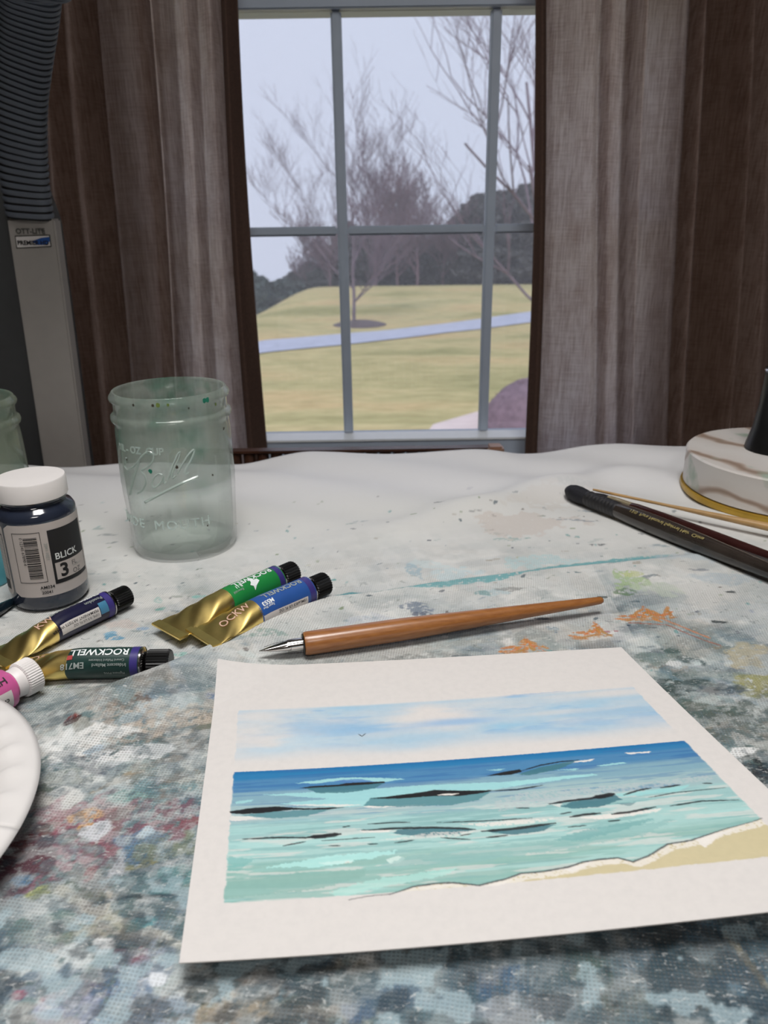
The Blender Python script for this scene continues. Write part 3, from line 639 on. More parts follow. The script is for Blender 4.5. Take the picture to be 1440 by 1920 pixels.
# bottom strip
for (u, v, rx, ry, an, c, a) in ((30, 1770, 12, 9, 10, (70, 100, 122), .8), (90, 1800, 16, 8, 0, (196, 208, 210), .8), (60, 1850, 16, 6, 20, (84, 112, 136), .8), (140, 1870, 10, 5, 0, (170, 76, 106), .9), (40, 1865, 3, 2, 0, (170, 60, 96), .9),
        (240, 1795, 6, 3, 0, (140, 62, 84), .8), (200, 1780, 5, 4, 0, (226, 228, 228), .9), (270, 1820, 12, 8, 10, (140, 156, 176), .9), (290, 1835, 5, 4, 20, (214, 222, 230), .9), (180, 1850, 10, 6, 0, (56, 66, 92), .8),
        (220, 1895, 20, 10, 0, (84, 118, 160), .85), (310, 1895, 14, 7, 0, (150, 170, 190), .7), (120, 1905, 12, 6, 0, (160, 168, 200), .8), (100, 1740, 18, 6, -10, (90, 130, 120), .7), (200, 1740, 16, 6, 0, (150, 150, 120), .6),
        (560, 1905, 26, 7, 0, (98, 112, 110), .8), (700, 1890, 14, 6, 0, (60, 96, 140), .8), (780, 1880, 12, 5, 0, (96, 130, 166), .8), (950, 1890, 18, 7, 0, (206, 214, 222), .9), (910, 1878, 8, 5, 0, (190, 200, 212), .8),
        (940, 1830, 10, 5, 0, (50, 100, 156), .9), (980, 1846, 6, 3, 0, (60, 110, 160), .8), (1080, 1850, 22, 8, 0, (84, 104, 108), .8), (1120, 1835, 8, 6, 0, (84, 110, 70), .8), (1200, 1870, 18, 6, 0, (130, 130, 96), .7),
        (1300, 1840, 20, 8, 0, (110, 146, 160), .8), (1400, 1830, 14, 7, 0, (90, 130, 156), .85), (1300, 1900, 16, 6, 0, (60, 84, 96), .8), (850, 1905, 14, 5, 0, (110, 150, 150), .8), (450, 1900, 14, 6, 0, (170, 150, 120), .7),
        (640, 1850, 16, 5, 0, (80, 100, 104), .8), (1420, 1880, 12, 6, 0, (70, 100, 120), .8), (500, 1850, 12, 6, 0, (90, 80, 70), .7), (400, 1850, 12, 7, 0, (70, 66, 50), .7)):
    pb(u, v, rx, ry, an, c, a, .30)
stroke([(1360, 1750), (1400, 1800), (1440, 1850)], 1.6, (190, 180, 150), .85, .25)
# right-hand dark green zone
for (u, v, rx, ry, an, c, a) in ((1240, 1235, 16, 6, 0, (100, 130, 126), .8), (1260, 1222, 5, 4, 0, (56, 92, 88), .9), (1262, 1245, 6, 3, 0, (210, 216, 216), .9), (1300, 1240, 8, 5, -20, (54, 84, 84), .9), (1302, 1243, 4, 3, 60, (196, 214, 214), .9),
        (1400, 1225, 18, 11, 10, (176, 166, 130), .85), (1400, 1275, 18, 9, 0, (152, 152, 70), .9), (1425, 1300, 14, 6, 0, (128, 132, 62), .85), (1270, 1285, 22, 8, 0, (46, 70, 68), .9), (1340, 1290, 16, 7, 0, (58, 78, 90), .85),
        (1330, 1310, 9, 4, 20, (160, 184, 184), .8), (1300, 1330, 26, 9, 0, (66, 96, 88), .85), (1400, 1345, 24, 9, 0, (74, 92, 84), .8), (1340, 1375, 26, 8, 0, (86, 104, 100), .8), (1420, 1400, 14, 8, 0, (156, 160, 156), .8),
        (1380, 1425, 20, 5, 0, (60, 76, 76), .9), (1390, 1412, 12, 3, 15, (220, 222, 222), .95), (1410, 1440, 14, 7, 0, (30, 42, 46), .95), (1430, 1470, 10, 8, 0, (34, 44, 54), .9), (1280, 1262, 8, 3, 0, (60, 90, 86), .8), (1345, 1262, 20, 4, 0, (130, 150, 146), .7)):
    pb(u, v, rx, ry, an, c, a, .33)
pb(690, 1225, 60, 8, 3, (176, 176, 170), .7, .36); pb(860, 1205, 50, 7, 5, (150, 156, 150), .6, .42); pb(560, 1240, 26, 5, 0, (150, 156, 152), .7, .4); pb(800, 1232, 30, 4, 0, (110, 116, 112), .5, .46)
for k, (c_, fx_, fy_, th_, al) in enumerate((((200, 204, 203), 90, 130, .58, .5), ((104, 118, 124), 120, 150, .57, .5), ((196, 202, 202), 200, 260, .59, .45), ((62, 84, 94), 170, 220, .59, .55), ((150, 136, 124), 60, 100, .62, .35))):
    n = fbm(CX * fx_ + .5 * CYv * fx_, CYv * fy_ - .35 * CX * fy_, 700 + k * 9, 4); comp(sm(th_, th_ + .05, n) * (1 - sm(.30, .46, CYv)), lin(*c_), al * .8)
n = fbm(CX * 30, CYv * 36, 770, 5)   # heavy teal and slate paint along the painter's edge
comp(sm(.36, .56, n) * (1 - sm(.20, .30, CYv)), lin(58, 84, 98), .55); n = fbm(CX * 70, CYv * 90, 780, 5); comp(sm(.55, .62, n) * (1 - sm(.21, .29, CYv)), lin(30, 44, 54), .6)
n = fbm(CX * 85 + 4, CYv * 110, 790, 5); comp(sm(.58, .64, n) * (1 - sm(.22, .30, CYv)), lin(166, 188, 196), .6)
# slight far-zone cleanliness
wmask = sm(.66, .76, CYv - .0 * CX); comp(wmask, lin(216, 216, 218), .85)
wv_a = np.clip(1 - sm(.46, .62, CYv) , .0, 1)
col4 = np.concatenate([np.clip(col, 0, 1), wv_a[..., None]], -1)
Z = cloth_h(CX, CYv); Pc = np.stack([CX, CYv, Z], -1)
over = np.clip(CYv - .864, 0, 1); Pc[..., 1] = np.where(over > 0, .864 + .012 * (1 - np.exp(-over * 60)), CYv); Pc[..., 2] -= over * 3.5
m_cloth, q, b_ = newmat('painted_canvas_cloth')
at = q.new('ShaderNodeVertexColor'); at.layer_name = 'Col'; oc = objco(q)
wp_ = q.new('ShaderNodeVectorMath', operation='ADD'); q.link(oc, wp_.inputs[0])
dn_ = q.new('ShaderNodeTexNoise'); dn_.inputs['Scale'].default_value = 35; dn_.inputs['Detail'].default_value = 2; q.link(oc, dn_.inputs['Vector'])
sc_ = q.new('ShaderNodeVectorMath', operation='SCALE'); q.link(dn_.outputs['Color'], sc_.inputs[0]); sc_.inputs['Scale'].default_value = .004; q.link(sc_.outputs[0], wp_.inputs[1])
sep = q.new('ShaderNodeSeparateXYZ'); q.link(q.mapping(wp_.outputs[0], (1, 1, 1), (0, 0, radians(9))), sep.inputs[0])
fr = 2 * pi / .00165
sxw = q.math('SINE', q.math('MULTIPLY', sep.outputs[0], fr)); syw = q.math('SINE', q.math('MULTIPLY', sep.outputs[1], fr))
thr = q.math('MAXIMUM', sxw, syw)                       # raised threads
hole = q.ramp(thr, [(.0, (1, 1, 1)), (.55, (0, 0, 0))])
patch = q.ramp(q.noise(oc, 22, 3, .6), [(.38, (.1, .1, .1)), (.62, (1, 1, 1))])
hm = q.math('MULTIPLY', q.math('MULTIPLY', hole, patch), q.math('MULTIPLY', at.outputs['Alpha'], .42))
base = q.mix(hm, at.outputs['Color'], lin(92, 84, 76))
fl1 = q.noise(q.mapping(oc, (1, 1.5, 1), (0, 0, .4)), 420, 5, .65, .6); fl2 = q.noise(oc, 150, 6, .7, 1.0); fl3 = q.noise(q.mapping(oc, (1, 2.2, 1), (0, 0, -.3)), 260, 6, .7, .8)
ca_ = q.math('MULTIPLY', q.ramp(fl2, [(.60, (0, 0, 0)), (.66, (1, 1, 1))]), at.outputs['Alpha'])
base = q.mix(q.math('MULTIPLY', ca_, .45), base, lin(70, 84, 88))
cb_ = q.math('MULTIPLY', q.ramp(fl3, [(.58, (0, 0, 0)), (.64, (1, 1, 1))]), at.outputs['Alpha'])
base = q.mix(q.math('MULTIPLY', cb_, .45), base, lin(216, 218, 216))
cc_ = q.math('MULTIPLY', q.ramp(fl1, [(.64, (0, 0, 0)), (.70, (1, 1, 1))]), at.outputs['Alpha'])
base = q.mix(q.math('MULTIPLY', cc_, .5), base, lin(58, 62, 66))
q.link(base, b_.inputs['Base Color'])
hgt = q.math('ADD', q.math('MULTIPLY', q.math('MULTIPLY', thr, at.outputs['Alpha']), .5), q.math('MULTIPLY', fl2, 1.2))
q.link(q.bump(hgt, .45, .0006), b_.inputs['Normal'])
b_.inputs['Roughness'].default_value = .55; b_.inputs['Specular IOR Level'].default_value = .35
cl = np_grid('drop_cloth', Pc, m_cloth, col4)
tag(cl, 'white drop cloth spattered with dried teal, grey and crimson paint covering the table', 'cloth')

# ------------------------------------------------------------------ the watercolour print
TLc = at_z(410, 1253, .0015); TRc = at_z(1165, 1214, .004); BLc = at_z(336, 1807, .010); BRc = np.array([.181, .213, .020])
def sheet(u, v):
    u = np.asarray(u, float); v = np.asarray(v, float); a = u[..., None]; b = v[..., None]
    p = (TLc * (1 - a) + TRc * a) * (1 - b) + (BLc * (1 - a) + BRc * a) * b
    z = .0022 + .0082 * v ** 1.5 + (.0020 + .0080 * v) * u ** 2 + .0015 * np.sin(pi * u) * (1 - v)* 0 - .0012 * np.sin(pi * u * 1.0) * (1 - u)
    # keep the sheet above the rumpled cloth
    p = p.copy(); p[..., 2] = np.maximum(z, cloth_h(p[..., 0], p[..., 1]) + .0006); return p
def uv_of(px):
    px = np.array(px, float); u = np.full(len(px), .5); v = u.copy()
    for _ in range(12):
        p = project(sheet(u, v)); e = 1e-4; pu = (project(sheet(u + e, v)) - p) / e; pv = (project(sheet(u, v + e)) - p) / e
        r = px - p; D = pu[:, 0] * pv[:, 1] - pu[:, 1] * pv[:, 0]
        u = np.clip(u + (r[:, 0] * pv[:, 1] - r[:, 1] * pv[:, 0]) / D, -.5, 1.6); v = np.clip(v + (pu[:, 0] * r[:, 1] - pu[:, 1] * r[:, 0]) / D, -.5, 1.5)
    return np.stack([u, v], 1)
Z4 = lambda L: uv_of([(400 + x / 1.3846, 1200 + y / 1.3846) for x, y in L])
NU, NV = 740, 560
U, V = np.meshgrid(np.linspace(0, 1, NU), np.linspace(0, 1, NV))
SP = sheet(U, V)
paper_c = np.array(lin(210, 206, 203)[:3]); pc = np.ones(U.shape + (3,)) * paper_c
wa = fbm(U * 90, V * 70, 3, 3) - .5; wb_ = fbm(U * 90 + 9, V * 70 + 4, 4, 3) - .5; fa = fbm(U * 300, V * 240, 6, 2) - .5; fb_ = fbm(U * 300 + 3, V * 240, 7, 2) - .5
GR = fbm(U * 260, V * 210, 15, 2)
def inpoly(x, y, L):
    c = np.zeros(x.shape, bool); n = len(L)
    for i in range(n):
        x0, y0 = L[i]; x1, y1 = L[(i + 1) % n]
        if y0 == y1: continue
        k = ((y0 > y) != (y1 > y)) & (x < (x1 - x0) * (y - y0) / (y1 - y0) + x0); c ^= k
    return c
def paint(mask, c, a=1.0):
    global pc
    m = np.clip(mask * a, 0, 1)[..., None]; pc = pc * (1 - m) + np.array(lin(*c)[:3]) * m
def poly(L, c, a=1.0, warp=.004, dry=0, raw=False):
    L = np.array(L) if raw else Z4(L); m0, m1_ = L.min(0) - warp * 2, L.max(0) + warp * 2
    j0, j1 = max(0, int(m0[0] * NU) - 2), min(NU, int(m1_[0] * NU) + 3); i0, i1 = max(0, int(m0[1] * NV) - 2), min(NV, int(m1_[1] * NV) + 3)
    if j1 <= j0 or i1 <= i0: return
    sl = np.s_[i0:i1, j0:j1]
    m = np.zeros(U[sl].shape)
    for k, (ox, oy) in enumerate(((0, 0), (.0006, .0004), (-.0006, .0004), (0, -.0008))):
        m += inpoly(U[sl] + ox + warp * (wa[sl] * .9 + fa[sl] * .7), V[sl] + oy + warp * (wb_[sl] * .9 + fb_[sl] * .7), L) / 4.0
    if dry: m = m * sm(dry - .1, dry + .1, GR[sl])
    m = (m * a)[..., None]; pc[sl] = pc[sl] * (1 - m) + np.array(lin(*c)[:3]) * m
def line(L, w, c=(28, 28, 32), taper=True, a=.95):
    w = w * 1.5
    L = Z4(L); n = 1 + 8 * (len(L) - 1); t = np.linspace(0, len(L) - 1, n); x = np.interp(t, range(len(L)), L[:, 0]); y = np.interp(t, range(len(L)), L[:, 1])
    s = np.linspace(0, 1, n); ww = w / 1000 * (np.clip(np.minimum(s, 1 - s) * 6, .45, 1) if taper else np.ones(n))
    dx = np.gradient(x) * .25; dy = np.gradient(y) * .2; l = np.hypot(dx, dy) + 1e-9
    nx, ny = -dy / l / .25, dx / l / .205
    A = np.stack([x + nx * ww / 2, y + ny * ww / 2], 1); B = np.stack([x - nx * ww / 2, y - ny * ww / 2], 1)
    poly(np.concatenate([A, B[::-1]]), c, a, .0012, raw=True)
K = Z4([(66, 172), (1088, 128), (28, 683)]); u0 = K[[0, 2], 0].mean(); v0 = K[0:2, 1].mean(); v1 = K[2, 1]; u1 = Z4([(1217, 252), (1300, 345)])[:, 0].mean()
hz = Z4([(50, 348), (300, 334), (450, 326), (700, 318), (850, 300), (1000, 274), (1100, 260), (1217, 252)])
Sx = (U - u0) / (u1 - u0); Tt = (V - v0) / (v1 - v0)
inr = (sm(-.004, .002, Sx + .006 * wa) * sm(-.004, .002, 1 - Sx + .006 * wb_) * sm(-.006, .002, Tt + .008 * wb_) * sm(-.004, .003, 1 - Tt + .006 * wa))
th0 = (np.interp(.5, [0, 1], [0, 1]) * 0 + (hz[:, 1].mean() - v0) / (v1 - v0)); sea = sm(-.002, .002, Tt - th0 + .003 * fa)
# sky wash
n = fbm(Sx * 3.2 + .5, Tt * 7, 51, 5); n2 = fbm(Sx * 5 + 2, Tt * 16, 57, 5)
sky = inr * (1 - sea); fade = 1 - sm(th0 * .50, th0 * .92, Tt + .05 * (n2 - .5))
def cloud(s, t, rs_, rt): return np.exp(-(((Sx - s) / rs_) ** 2 + ((Tt - t) / rt) ** 2) ** 1.5)
amt = sky * fade * np.clip(.35 + 1.5 * (n - .42), 0, 1)
amt = amt * (1 - .95 * cloud(.47, .13, .10, .030)) * (1 - .9 * cloud(.09, .22, .10, .045)) * (1 - .85 * cloud(.04, .05, .10, .05)) * (1 - .85 * cloud(.95, .04, .14, .035)) * (1 - .6 * cloud(.80, .15, .14, .018))
paint(np.clip(amt * 1.5, 0, 1) * sm(0, .02, Tt), (134, 184, 212), .9); paint(sky * fade * sm(.55, .65, n2) * amt, (92, 156, 206), .8)
paint(sky * cloud(.33, .17, .16, .04) * sm(.3, .6, n2), (120, 172, 210), .6); paint(sky * cloud(.52, .165, .1, .025), (110, 166, 212), .6)
paint(sky * cloud(.93, .175, .14, .035) * sm(.3, .5, n2), (150, 182, 206), .8); paint(sky * cloud(.10, .20, .14, .10) * sm(.35, .5, n), (168, 202, 220), .5)
# sea washes
ts = (Tt - th0) / (1 - th0); seam = inr * sea
wr_ = fbm(Sx * 4, ts * 30, 61, 5); wr2 = fbm(Sx * 7 + 3, ts * 50, 63, 5); tw_ = ts + .05 * (wr_ - .5) + .02 * (Sx - .5)
def band(t0, t1, c, a=1.0, s=.02): paint(seam * sm(t0 - s, t0 + s, tw_) * (1 - sm(t1 - s, t1 + s, tw_)), c, a)
paint(seam, (156, 200, 200), 1); band(-.2, .10, (40, 118, 168)); band(.07, .20, (74, 128, 170)); band(.18, .32, (122, 158, 176), .9, .03); band(.30, .46, (154, 180, 184), .95, .03)
band(.44, .60, (150, 186, 186), .9, .03); band(.58, .76, (162, 198, 195), .9, .04); band(.74, 1.2, (150, 182, 175), .95, .04)
paint(seam * (1 - sm(.0, .045, ts)), (22, 104, 160), .9); paint(seam * sm(.5, .62, wr2) * (1 - sm(.15, .3, ts)), (54, 106, 160), .6); paint(seam * sm(.52, .6, wr2) * sm(.2, .3, ts) * (1 - sm(.4, .5, ts)), (96, 136, 168), .6)
paint(seam * sm(.55, .6, wr2) * sm(.42, .5, ts), (122, 168, 168), .55); paint(seam * sm(.55, .59, wr_) * sm(.40, .5, ts), (170, 210, 208), .5); paint(seam * sm(.50, .58, fbm(Sx * 5 + 8, ts * 26, 66, 5)) * sm(.66, .8, ts), (132, 176, 168), .6)
paint(seam * sm(.58, .63, fbm(Sx * 9, ts * 40, 67, 4)) * sm(.3, .5, ts), (206, 208, 204), .6)
AQ, TL_, WH, BK, DK = (156, 208, 210), (84, 134, 142), (224, 220, 214), (26, 27, 30), (62, 112, 124)
poly([(210, 372), (300, 360), (380, 356), (500, 361), (450, 368), (330, 365), (270, 372)], AQ, .9); poly([(310, 366), (380, 360), (420, 368), (340, 372)], (78, 122, 176), .8)
poly([(120, 402), (240, 396), (420, 385), (560, 376), (760, 368), (880, 356), (980, 347), (1000, 350), (880, 366), (780, 380), (700, 392), (560, 402), (400, 430), (330, 436), (170, 425), (300, 412), (200, 405)], AQ, .85)
poly([(55, 420), (105, 414), (100, 420), (60, 426)], AQ, .8); poly([(45, 456), (90, 458), (130, 464), (60, 470), (44, 468)], WH, .8); poly([(180, 428), (340, 426), (390, 428), (330, 433)], WH, .8)
poly([(390, 432), (480, 428), (560, 426), (540, 431), (400, 436)], WH, .9); poly([(945, 314), (990, 308), (980, 314), (900, 322)], WH, .9); poly([(1066, 293), (1138, 289), (1130, 293), (1080, 296)], WH, .95)
poly([(995, 326), (1060, 317), (1075, 319), (1010, 328)], AQ, .9); poly([(708, 338), (760, 334), (740, 340)], AQ, .8)
poly([(880, 338), (950, 333), (940, 338)], AQ, .8); poly([(760, 372), (860, 358), (960, 350), (970, 354), (860, 366), (780, 380)], AQ, .9)
poly([(238, 384), (300, 378), (445, 371), (420, 385), (350, 396), (270, 397)], DK, .9); poly([(390, 430), (410, 410), (560, 400), (720, 393), (690, 415), (620, 428), (480, 433)], TL_, .92)
poly([(70, 455), (160, 445), (310, 438), (240, 458), (150, 463)], TL_, .9); poly([(790, 348), (850, 330), (950, 311), (900, 335), (820, 351)], DK, .9)
poly([(900, 432), (930, 420), (1042, 402), (1062, 415), (1000, 434), (930, 438)], DK, .9); poly([(465, 502), (480, 492), (560, 488), (680, 492), (620, 505), (540, 511)], DK, .9)
poly([(700, 496), (780, 492), (888, 478), (860, 495), (780, 506)], DK, .9); poly([(1040, 425), (1100, 420), (1080, 430)], DK, .6)
poly([(730, 420), (800, 395), (1000, 380), (1180, 362), (1290, 350), (1296, 362), (1130, 385), (900, 420), (740, 445)], (176, 188, 190), .65, dry=.42)
poly([(640, 478), (830, 465), (900, 462), (820, 478), (700, 484)], WH, .75, dry=.3); poly([(940, 462), (1030, 450), (1170, 436), (1150, 446), (1020, 466)], WH, .85, dry=.25); poly([(880, 428), (905, 424), (900, 434)], WH, .7)
poly([(380, 495), (460, 492), (455, 498), (390, 500)], WH, .8); poly([(560, 500), (680, 495), (660, 508), (480, 520), (430, 520)], WH, .55, dry=.35); poly([(270, 578), (365, 570), (360, 578), (290, 584)], WH, .9)
poly([(450, 570), (480, 560), (500, 568), (480, 580), (455, 580)], (200, 222, 216), .9); poly([(1040, 400), (1150, 388), (1240, 375), (1210, 392), (1060, 408)], (150, 206, 206), .8)
poly([(30, 625), (120, 612), (260, 603), (400, 595), (395, 612), (280, 645), (120, 662), (28, 672)], (132, 172, 164), .75, .01); poly([(420, 590), (520, 560), (660, 540), (900, 520), (1100, 480), (1200, 465), (1120, 505), (900, 545), (640, 580)], (136, 178, 176), .6, .012)
poly([(880, 520), (960, 495), (1080, 470), (1150, 462), (1060, 495), (960, 520)], (112, 164, 164), .7, .01); poly([(40, 560), (110, 570), (60, 600), (34, 600)], (112, 172, 168), .6, .01)
poly([(130, 590), (300, 560), (480, 545), (460, 556), (280, 590)], (176, 226, 222), .7, .01); poly([(300, 655), (420, 620), (640, 590), (600, 610), (400, 650), (330, 670)], (168, 214, 206), .7, .01)
# sand, foam and shoreline
SH = [(350, 675), (400, 665), (460, 660), (520, 640), (580, 632), (620, 630), (690, 637), (760, 620), (800, 606), (850, 602), (920, 590), (960, 576), (1000, 570), (1050, 565), (1090, 576), (1130, 560), (1180, 530), (1240, 520), (1330, 490), (1400, 472), (1425, 462)]
low = [(1600, 400), (1700, 560), (1440, 700), (1000, 700), (350, 760)]
shu = Z4(SH); ext = np.array([[1.02, shu[-1, 1] - .01], [1.02, 1.0], [shu[0, 0], 1.0]])
L = np.concatenate([shu, ext]); gy_ = pc.copy(); poly(L, (198, 186, 150), .97, .002, raw=True)
L2 = np.concatenate([shu + np.array([.01, .012]) * np.array([[1, 1 + .8 * sin(i * 1.9)] for i in range(len(shu))]), ext]); poly(np.concatenate([shu, shu[::-1] + np.array([.004, .016])]), (226, 222, 216), .75, .004, dry=.3, raw=True)
m = inr < .5; pc = np.where(m[..., None], paper_c, pc); pc = paper_c * (1 - inr[..., None]) + pc * inr[..., None]
n = fbm(Sx * 6, Tt * 10, 88, 4)
poly([(1250, 515), (1362, 488), (1310, 512), (1278, 540), (1262, 530)], WH, .95); poly([(905, 596), (985, 573), (965, 588), (935, 602)], WH, .95); poly([(690, 640), (780, 622), (740, 638)], WH, .9); poly([(500, 648), (640, 632), (560, 646)], WH, .8)
line(SH, .55, (70, 74, 78))
poly([(222, 384), (260, 379), (330, 375), (345, 371), (445, 367), (446, 371), (400, 375), (330, 380), (240, 385)], BK, 1, .0015); poly([(405, 412), (470, 404), (520, 398), (575, 389), (640, 391), (722, 390), (720, 393), (700, 397), (640, 405), (570, 405), (480, 412)], BK, 1, .0015)
poly([(580, 403), (600, 399), (640, 398), (620, 403)], WH, 1, .001); poly([(42, 445), (90, 437), (160, 432), (240, 437), (350, 433), (300, 440), (200, 441), (130, 449), (80, 452), (44, 450)], BK, 1, .0015)
poly([(708, 353), (750, 343), (795, 335), (802, 342), (770, 350)], BK, 1, .0015)
for L_, w_ in (([(795, 341), (850, 325), (900, 316), (950, 311)], .6), ([(870, 426), (920, 418), (980, 411), (1040, 400)], .9), ([(985, 409), (1015, 405), (1042, 399)], 1.8), ([(75, 517), (160, 513), (240, 513), (330, 504)], .7), ([(245, 512), (290, 509), (332, 503)], 1.6),
              ([(180, 535), (240, 523)], .5), ([(385, 494), (470, 489), (570, 487), (640, 489), (682, 492)], .9), ([(695, 497), (780, 490), (890, 475)], 1.1), ([(400, 478), (460, 474), (512, 473)], .5), ([(335, 486), (356, 483)], .5), ([(580, 474), (700, 470), (830, 462)], .45),
              ([(720, 392), (790, 388), (856, 377)], .6), ([(925, 460), (960, 454), (1007, 449)], .9), ([(1033, 452), (1080, 447), (1150, 433)], .9), ([(1065, 403), (1100, 391), (1137, 384)], .7), ([(1160, 384), (1212, 376)], .7), ([(1130, 409), (1200, 396), (1330, 383)], .4),
              ([(1185, 431), (1230, 424), (1268, 418), (1365, 415)], .6), ([(785, 436), (820, 436)], .5), ([(900, 452), (930, 446)], .5), ([(1025, 471), (1057, 467)], .6), ([(400, 530), (428, 529)], .4), ([(470, 527), (500, 523), (522, 519)], .5), ([(280, 521), (420, 512)], .4),
              ([(300, 534), (330, 534)], .4), ([(590, 513), (668, 518)], .5), ([(920, 486), (970, 481)], .45), ([(708, 513), (765, 507)], .6), ([(1270, 372), (1296, 372)], .5), ([(640, 508), (670, 503)], .4), ([(376, 244), (386, 250), (396, 242)], .35)):
    line(L_, w_)
m_print, q, b_ = newmat('watercolour_paper'); at = q.new('ShaderNodeVertexColor'); at.layer_name = 'Col'; oc = objco(q)
pn = q.noise(oc, 900, 4, .6); pn2 = q.noise(oc, 260, 5, .6)
gr_ = q.ramp(pn2, [(.3, (.86, .87, .88)), (.6, (1, 1, 1))]); q.link(q.mix(.32, at.outputs['Color'], gr_, 'MULTIPLY'), b_.inputs['Base Color'])
q.link(q.bump(pn, .25, .0003), b_.inputs['Normal']); b_.inputs['Roughness'].default_value = .7; b_.inputs['Specular IOR Level'].default_value = .3
pr = thing('watercolour_print', 'watercolour seascape on white paper with slightly lifted front edge', 'painting', (float(SP[..., 0].mean()), float(SP[..., 1].mean()), .0))
off = np.array(pr.location)
np_grid('paper_face', SP - off, m_print, pc, parent=pr)
# paper thickness: underside plus rim
us, vs = np.meshgrid(np.linspace(0, 1, 41), np.linspace(0, 1, 33)); top_ = sheet(us, vs); bt = top_.copy(); bt[..., 2] -= .0005
mbp = MB(); idx = lambda i, j: i * 41 + j
mbp.add((bt - off).reshape(-1, 3), [(idx(i, j), idx(i + 1, j), idx(i + 1, j + 1), idx(i, j + 1)) for i in range(32) for j in range(40)])
ring = [(0, j) for j in range(41)] + [(i, 40) for i in range(1, 33)] + [(32, j) for j in range(39, -1, -1)] + [(i, 0) for i in range(31, 0, -1)]
rv = [tuple(top_[i, j] - off) for i, j in ring] + [tuple(bt[i, j] - off) for i, j in ring]; n = len(ring)
mbp.add(rv, [(k, (k + 1) % n, n + (k + 1) % n, n + k) for k in range(n)])
mbp.build('paper_back', M('paper_stock', lin(214, 206, 200), .8, var=.02), pr)

# ------------------------------------------------------------------ dip pen
def rodframe(P0, P1):
    P0, P1 = Vector(P0), Vector(P1); d = (P1 - P0).normalized(); a = d.cross(Vector((0, 0, 1))).normalized(); b = a.cross(d)
    return lambda x, y, z: P0 + d * z + a * x + b * y, (P1 - P0).length
p0 = at_z(569, 1207, .006); z0 = ch1(p0[0], p0[1]) + .0077; p0 = at_z(569, 1207, z0); p1 = at_z(1131, 1125, .0105)
fn, L = rodframe(p0, p1)
pen = thing('dip_pen', 'orange-brown wooden dip pen with steel nib lying above the painting', 'pen', (float((p0[0] + p1[0]) / 2), float((p0[1] + p1[1]) / 2), float(ch1(p0[0], p0[1]))))
m_penwood, q, b_ = newmat('cherry_wood'); oc = objco(q)
n = q.noise(q.mapping(oc, (20, 120, 260), (0, 0, -.24)), 3, 4, .6)
q.link(q.ramp(n, [(.3, lin(132, 82, 42)), (.7, lin(158, 104, 56))]), b_.inputs['Base Color']); b_.inputs['Roughness'].default_value = .32; b_.inputs['Coat Weight'].default_value = .3; b_.inputs['Coat Roughness'].default_value = .2
prof = [(.0060, 0), (.0070, .0006), (.0074, .0025)] + [(.0074 - .0002 * k / 6 if k < 6 else .0072 - .0046 * ((k - 6) / 14) ** 1.1, .0025 + (L - .005) * k / 20) for k in range(1, 21)] + [(.0019, L - .0007), (.0009, L)]
MB().lathe(prof, 32).map(fn).build('handle', m_penwood, pen, world=True)
MB().lathe([(.0060, -.0005), (.0065, .0), (.0058, .0005)], 32).map(fn).build('end_rim', m_black, pen, world=True)
MB().lathe([(.0040, .0), (.0041, -.004), (.0038, -.010)], 24).map(fn).build('ferrule', m_silver, pen, world=True)
# nib: curved half shell tapering to a point, with a slit
nb = MB(); rows = 16; cols = 13; VV = []
for i in range(rows):
    t = i / (rows - 1); zc_ = -.008 - t * .0195; w_ = .0038 * (1 - t ** 1.7) + .0002; 
    for j in range(cols):
        a = radians(-110 + 220 * j / (cols - 1)) ; VV.append((w_ * sin(a), w_ * cos(a) * (.9 - .3 * t) - .0006 * t, zc_))
nb.add(VV, [(i*cols+j, i*cols+j+1, (i+1)*cols+j+1, (i+1)*cols+j) for i in range(rows - 1) for j in range(cols - 1)])
nib = nb.map(fn).build('nib', m_silver, pen, world=True)
nib.modifiers.new('thick', 'SOLIDIFY').thickness = .0003
MB().tube([fn(0, .0039, -.012), fn(0, .0032, -.018), fn(0, .0018, -.024)], .00012, 6).build('nib_slit', m_black, pen, world=True)

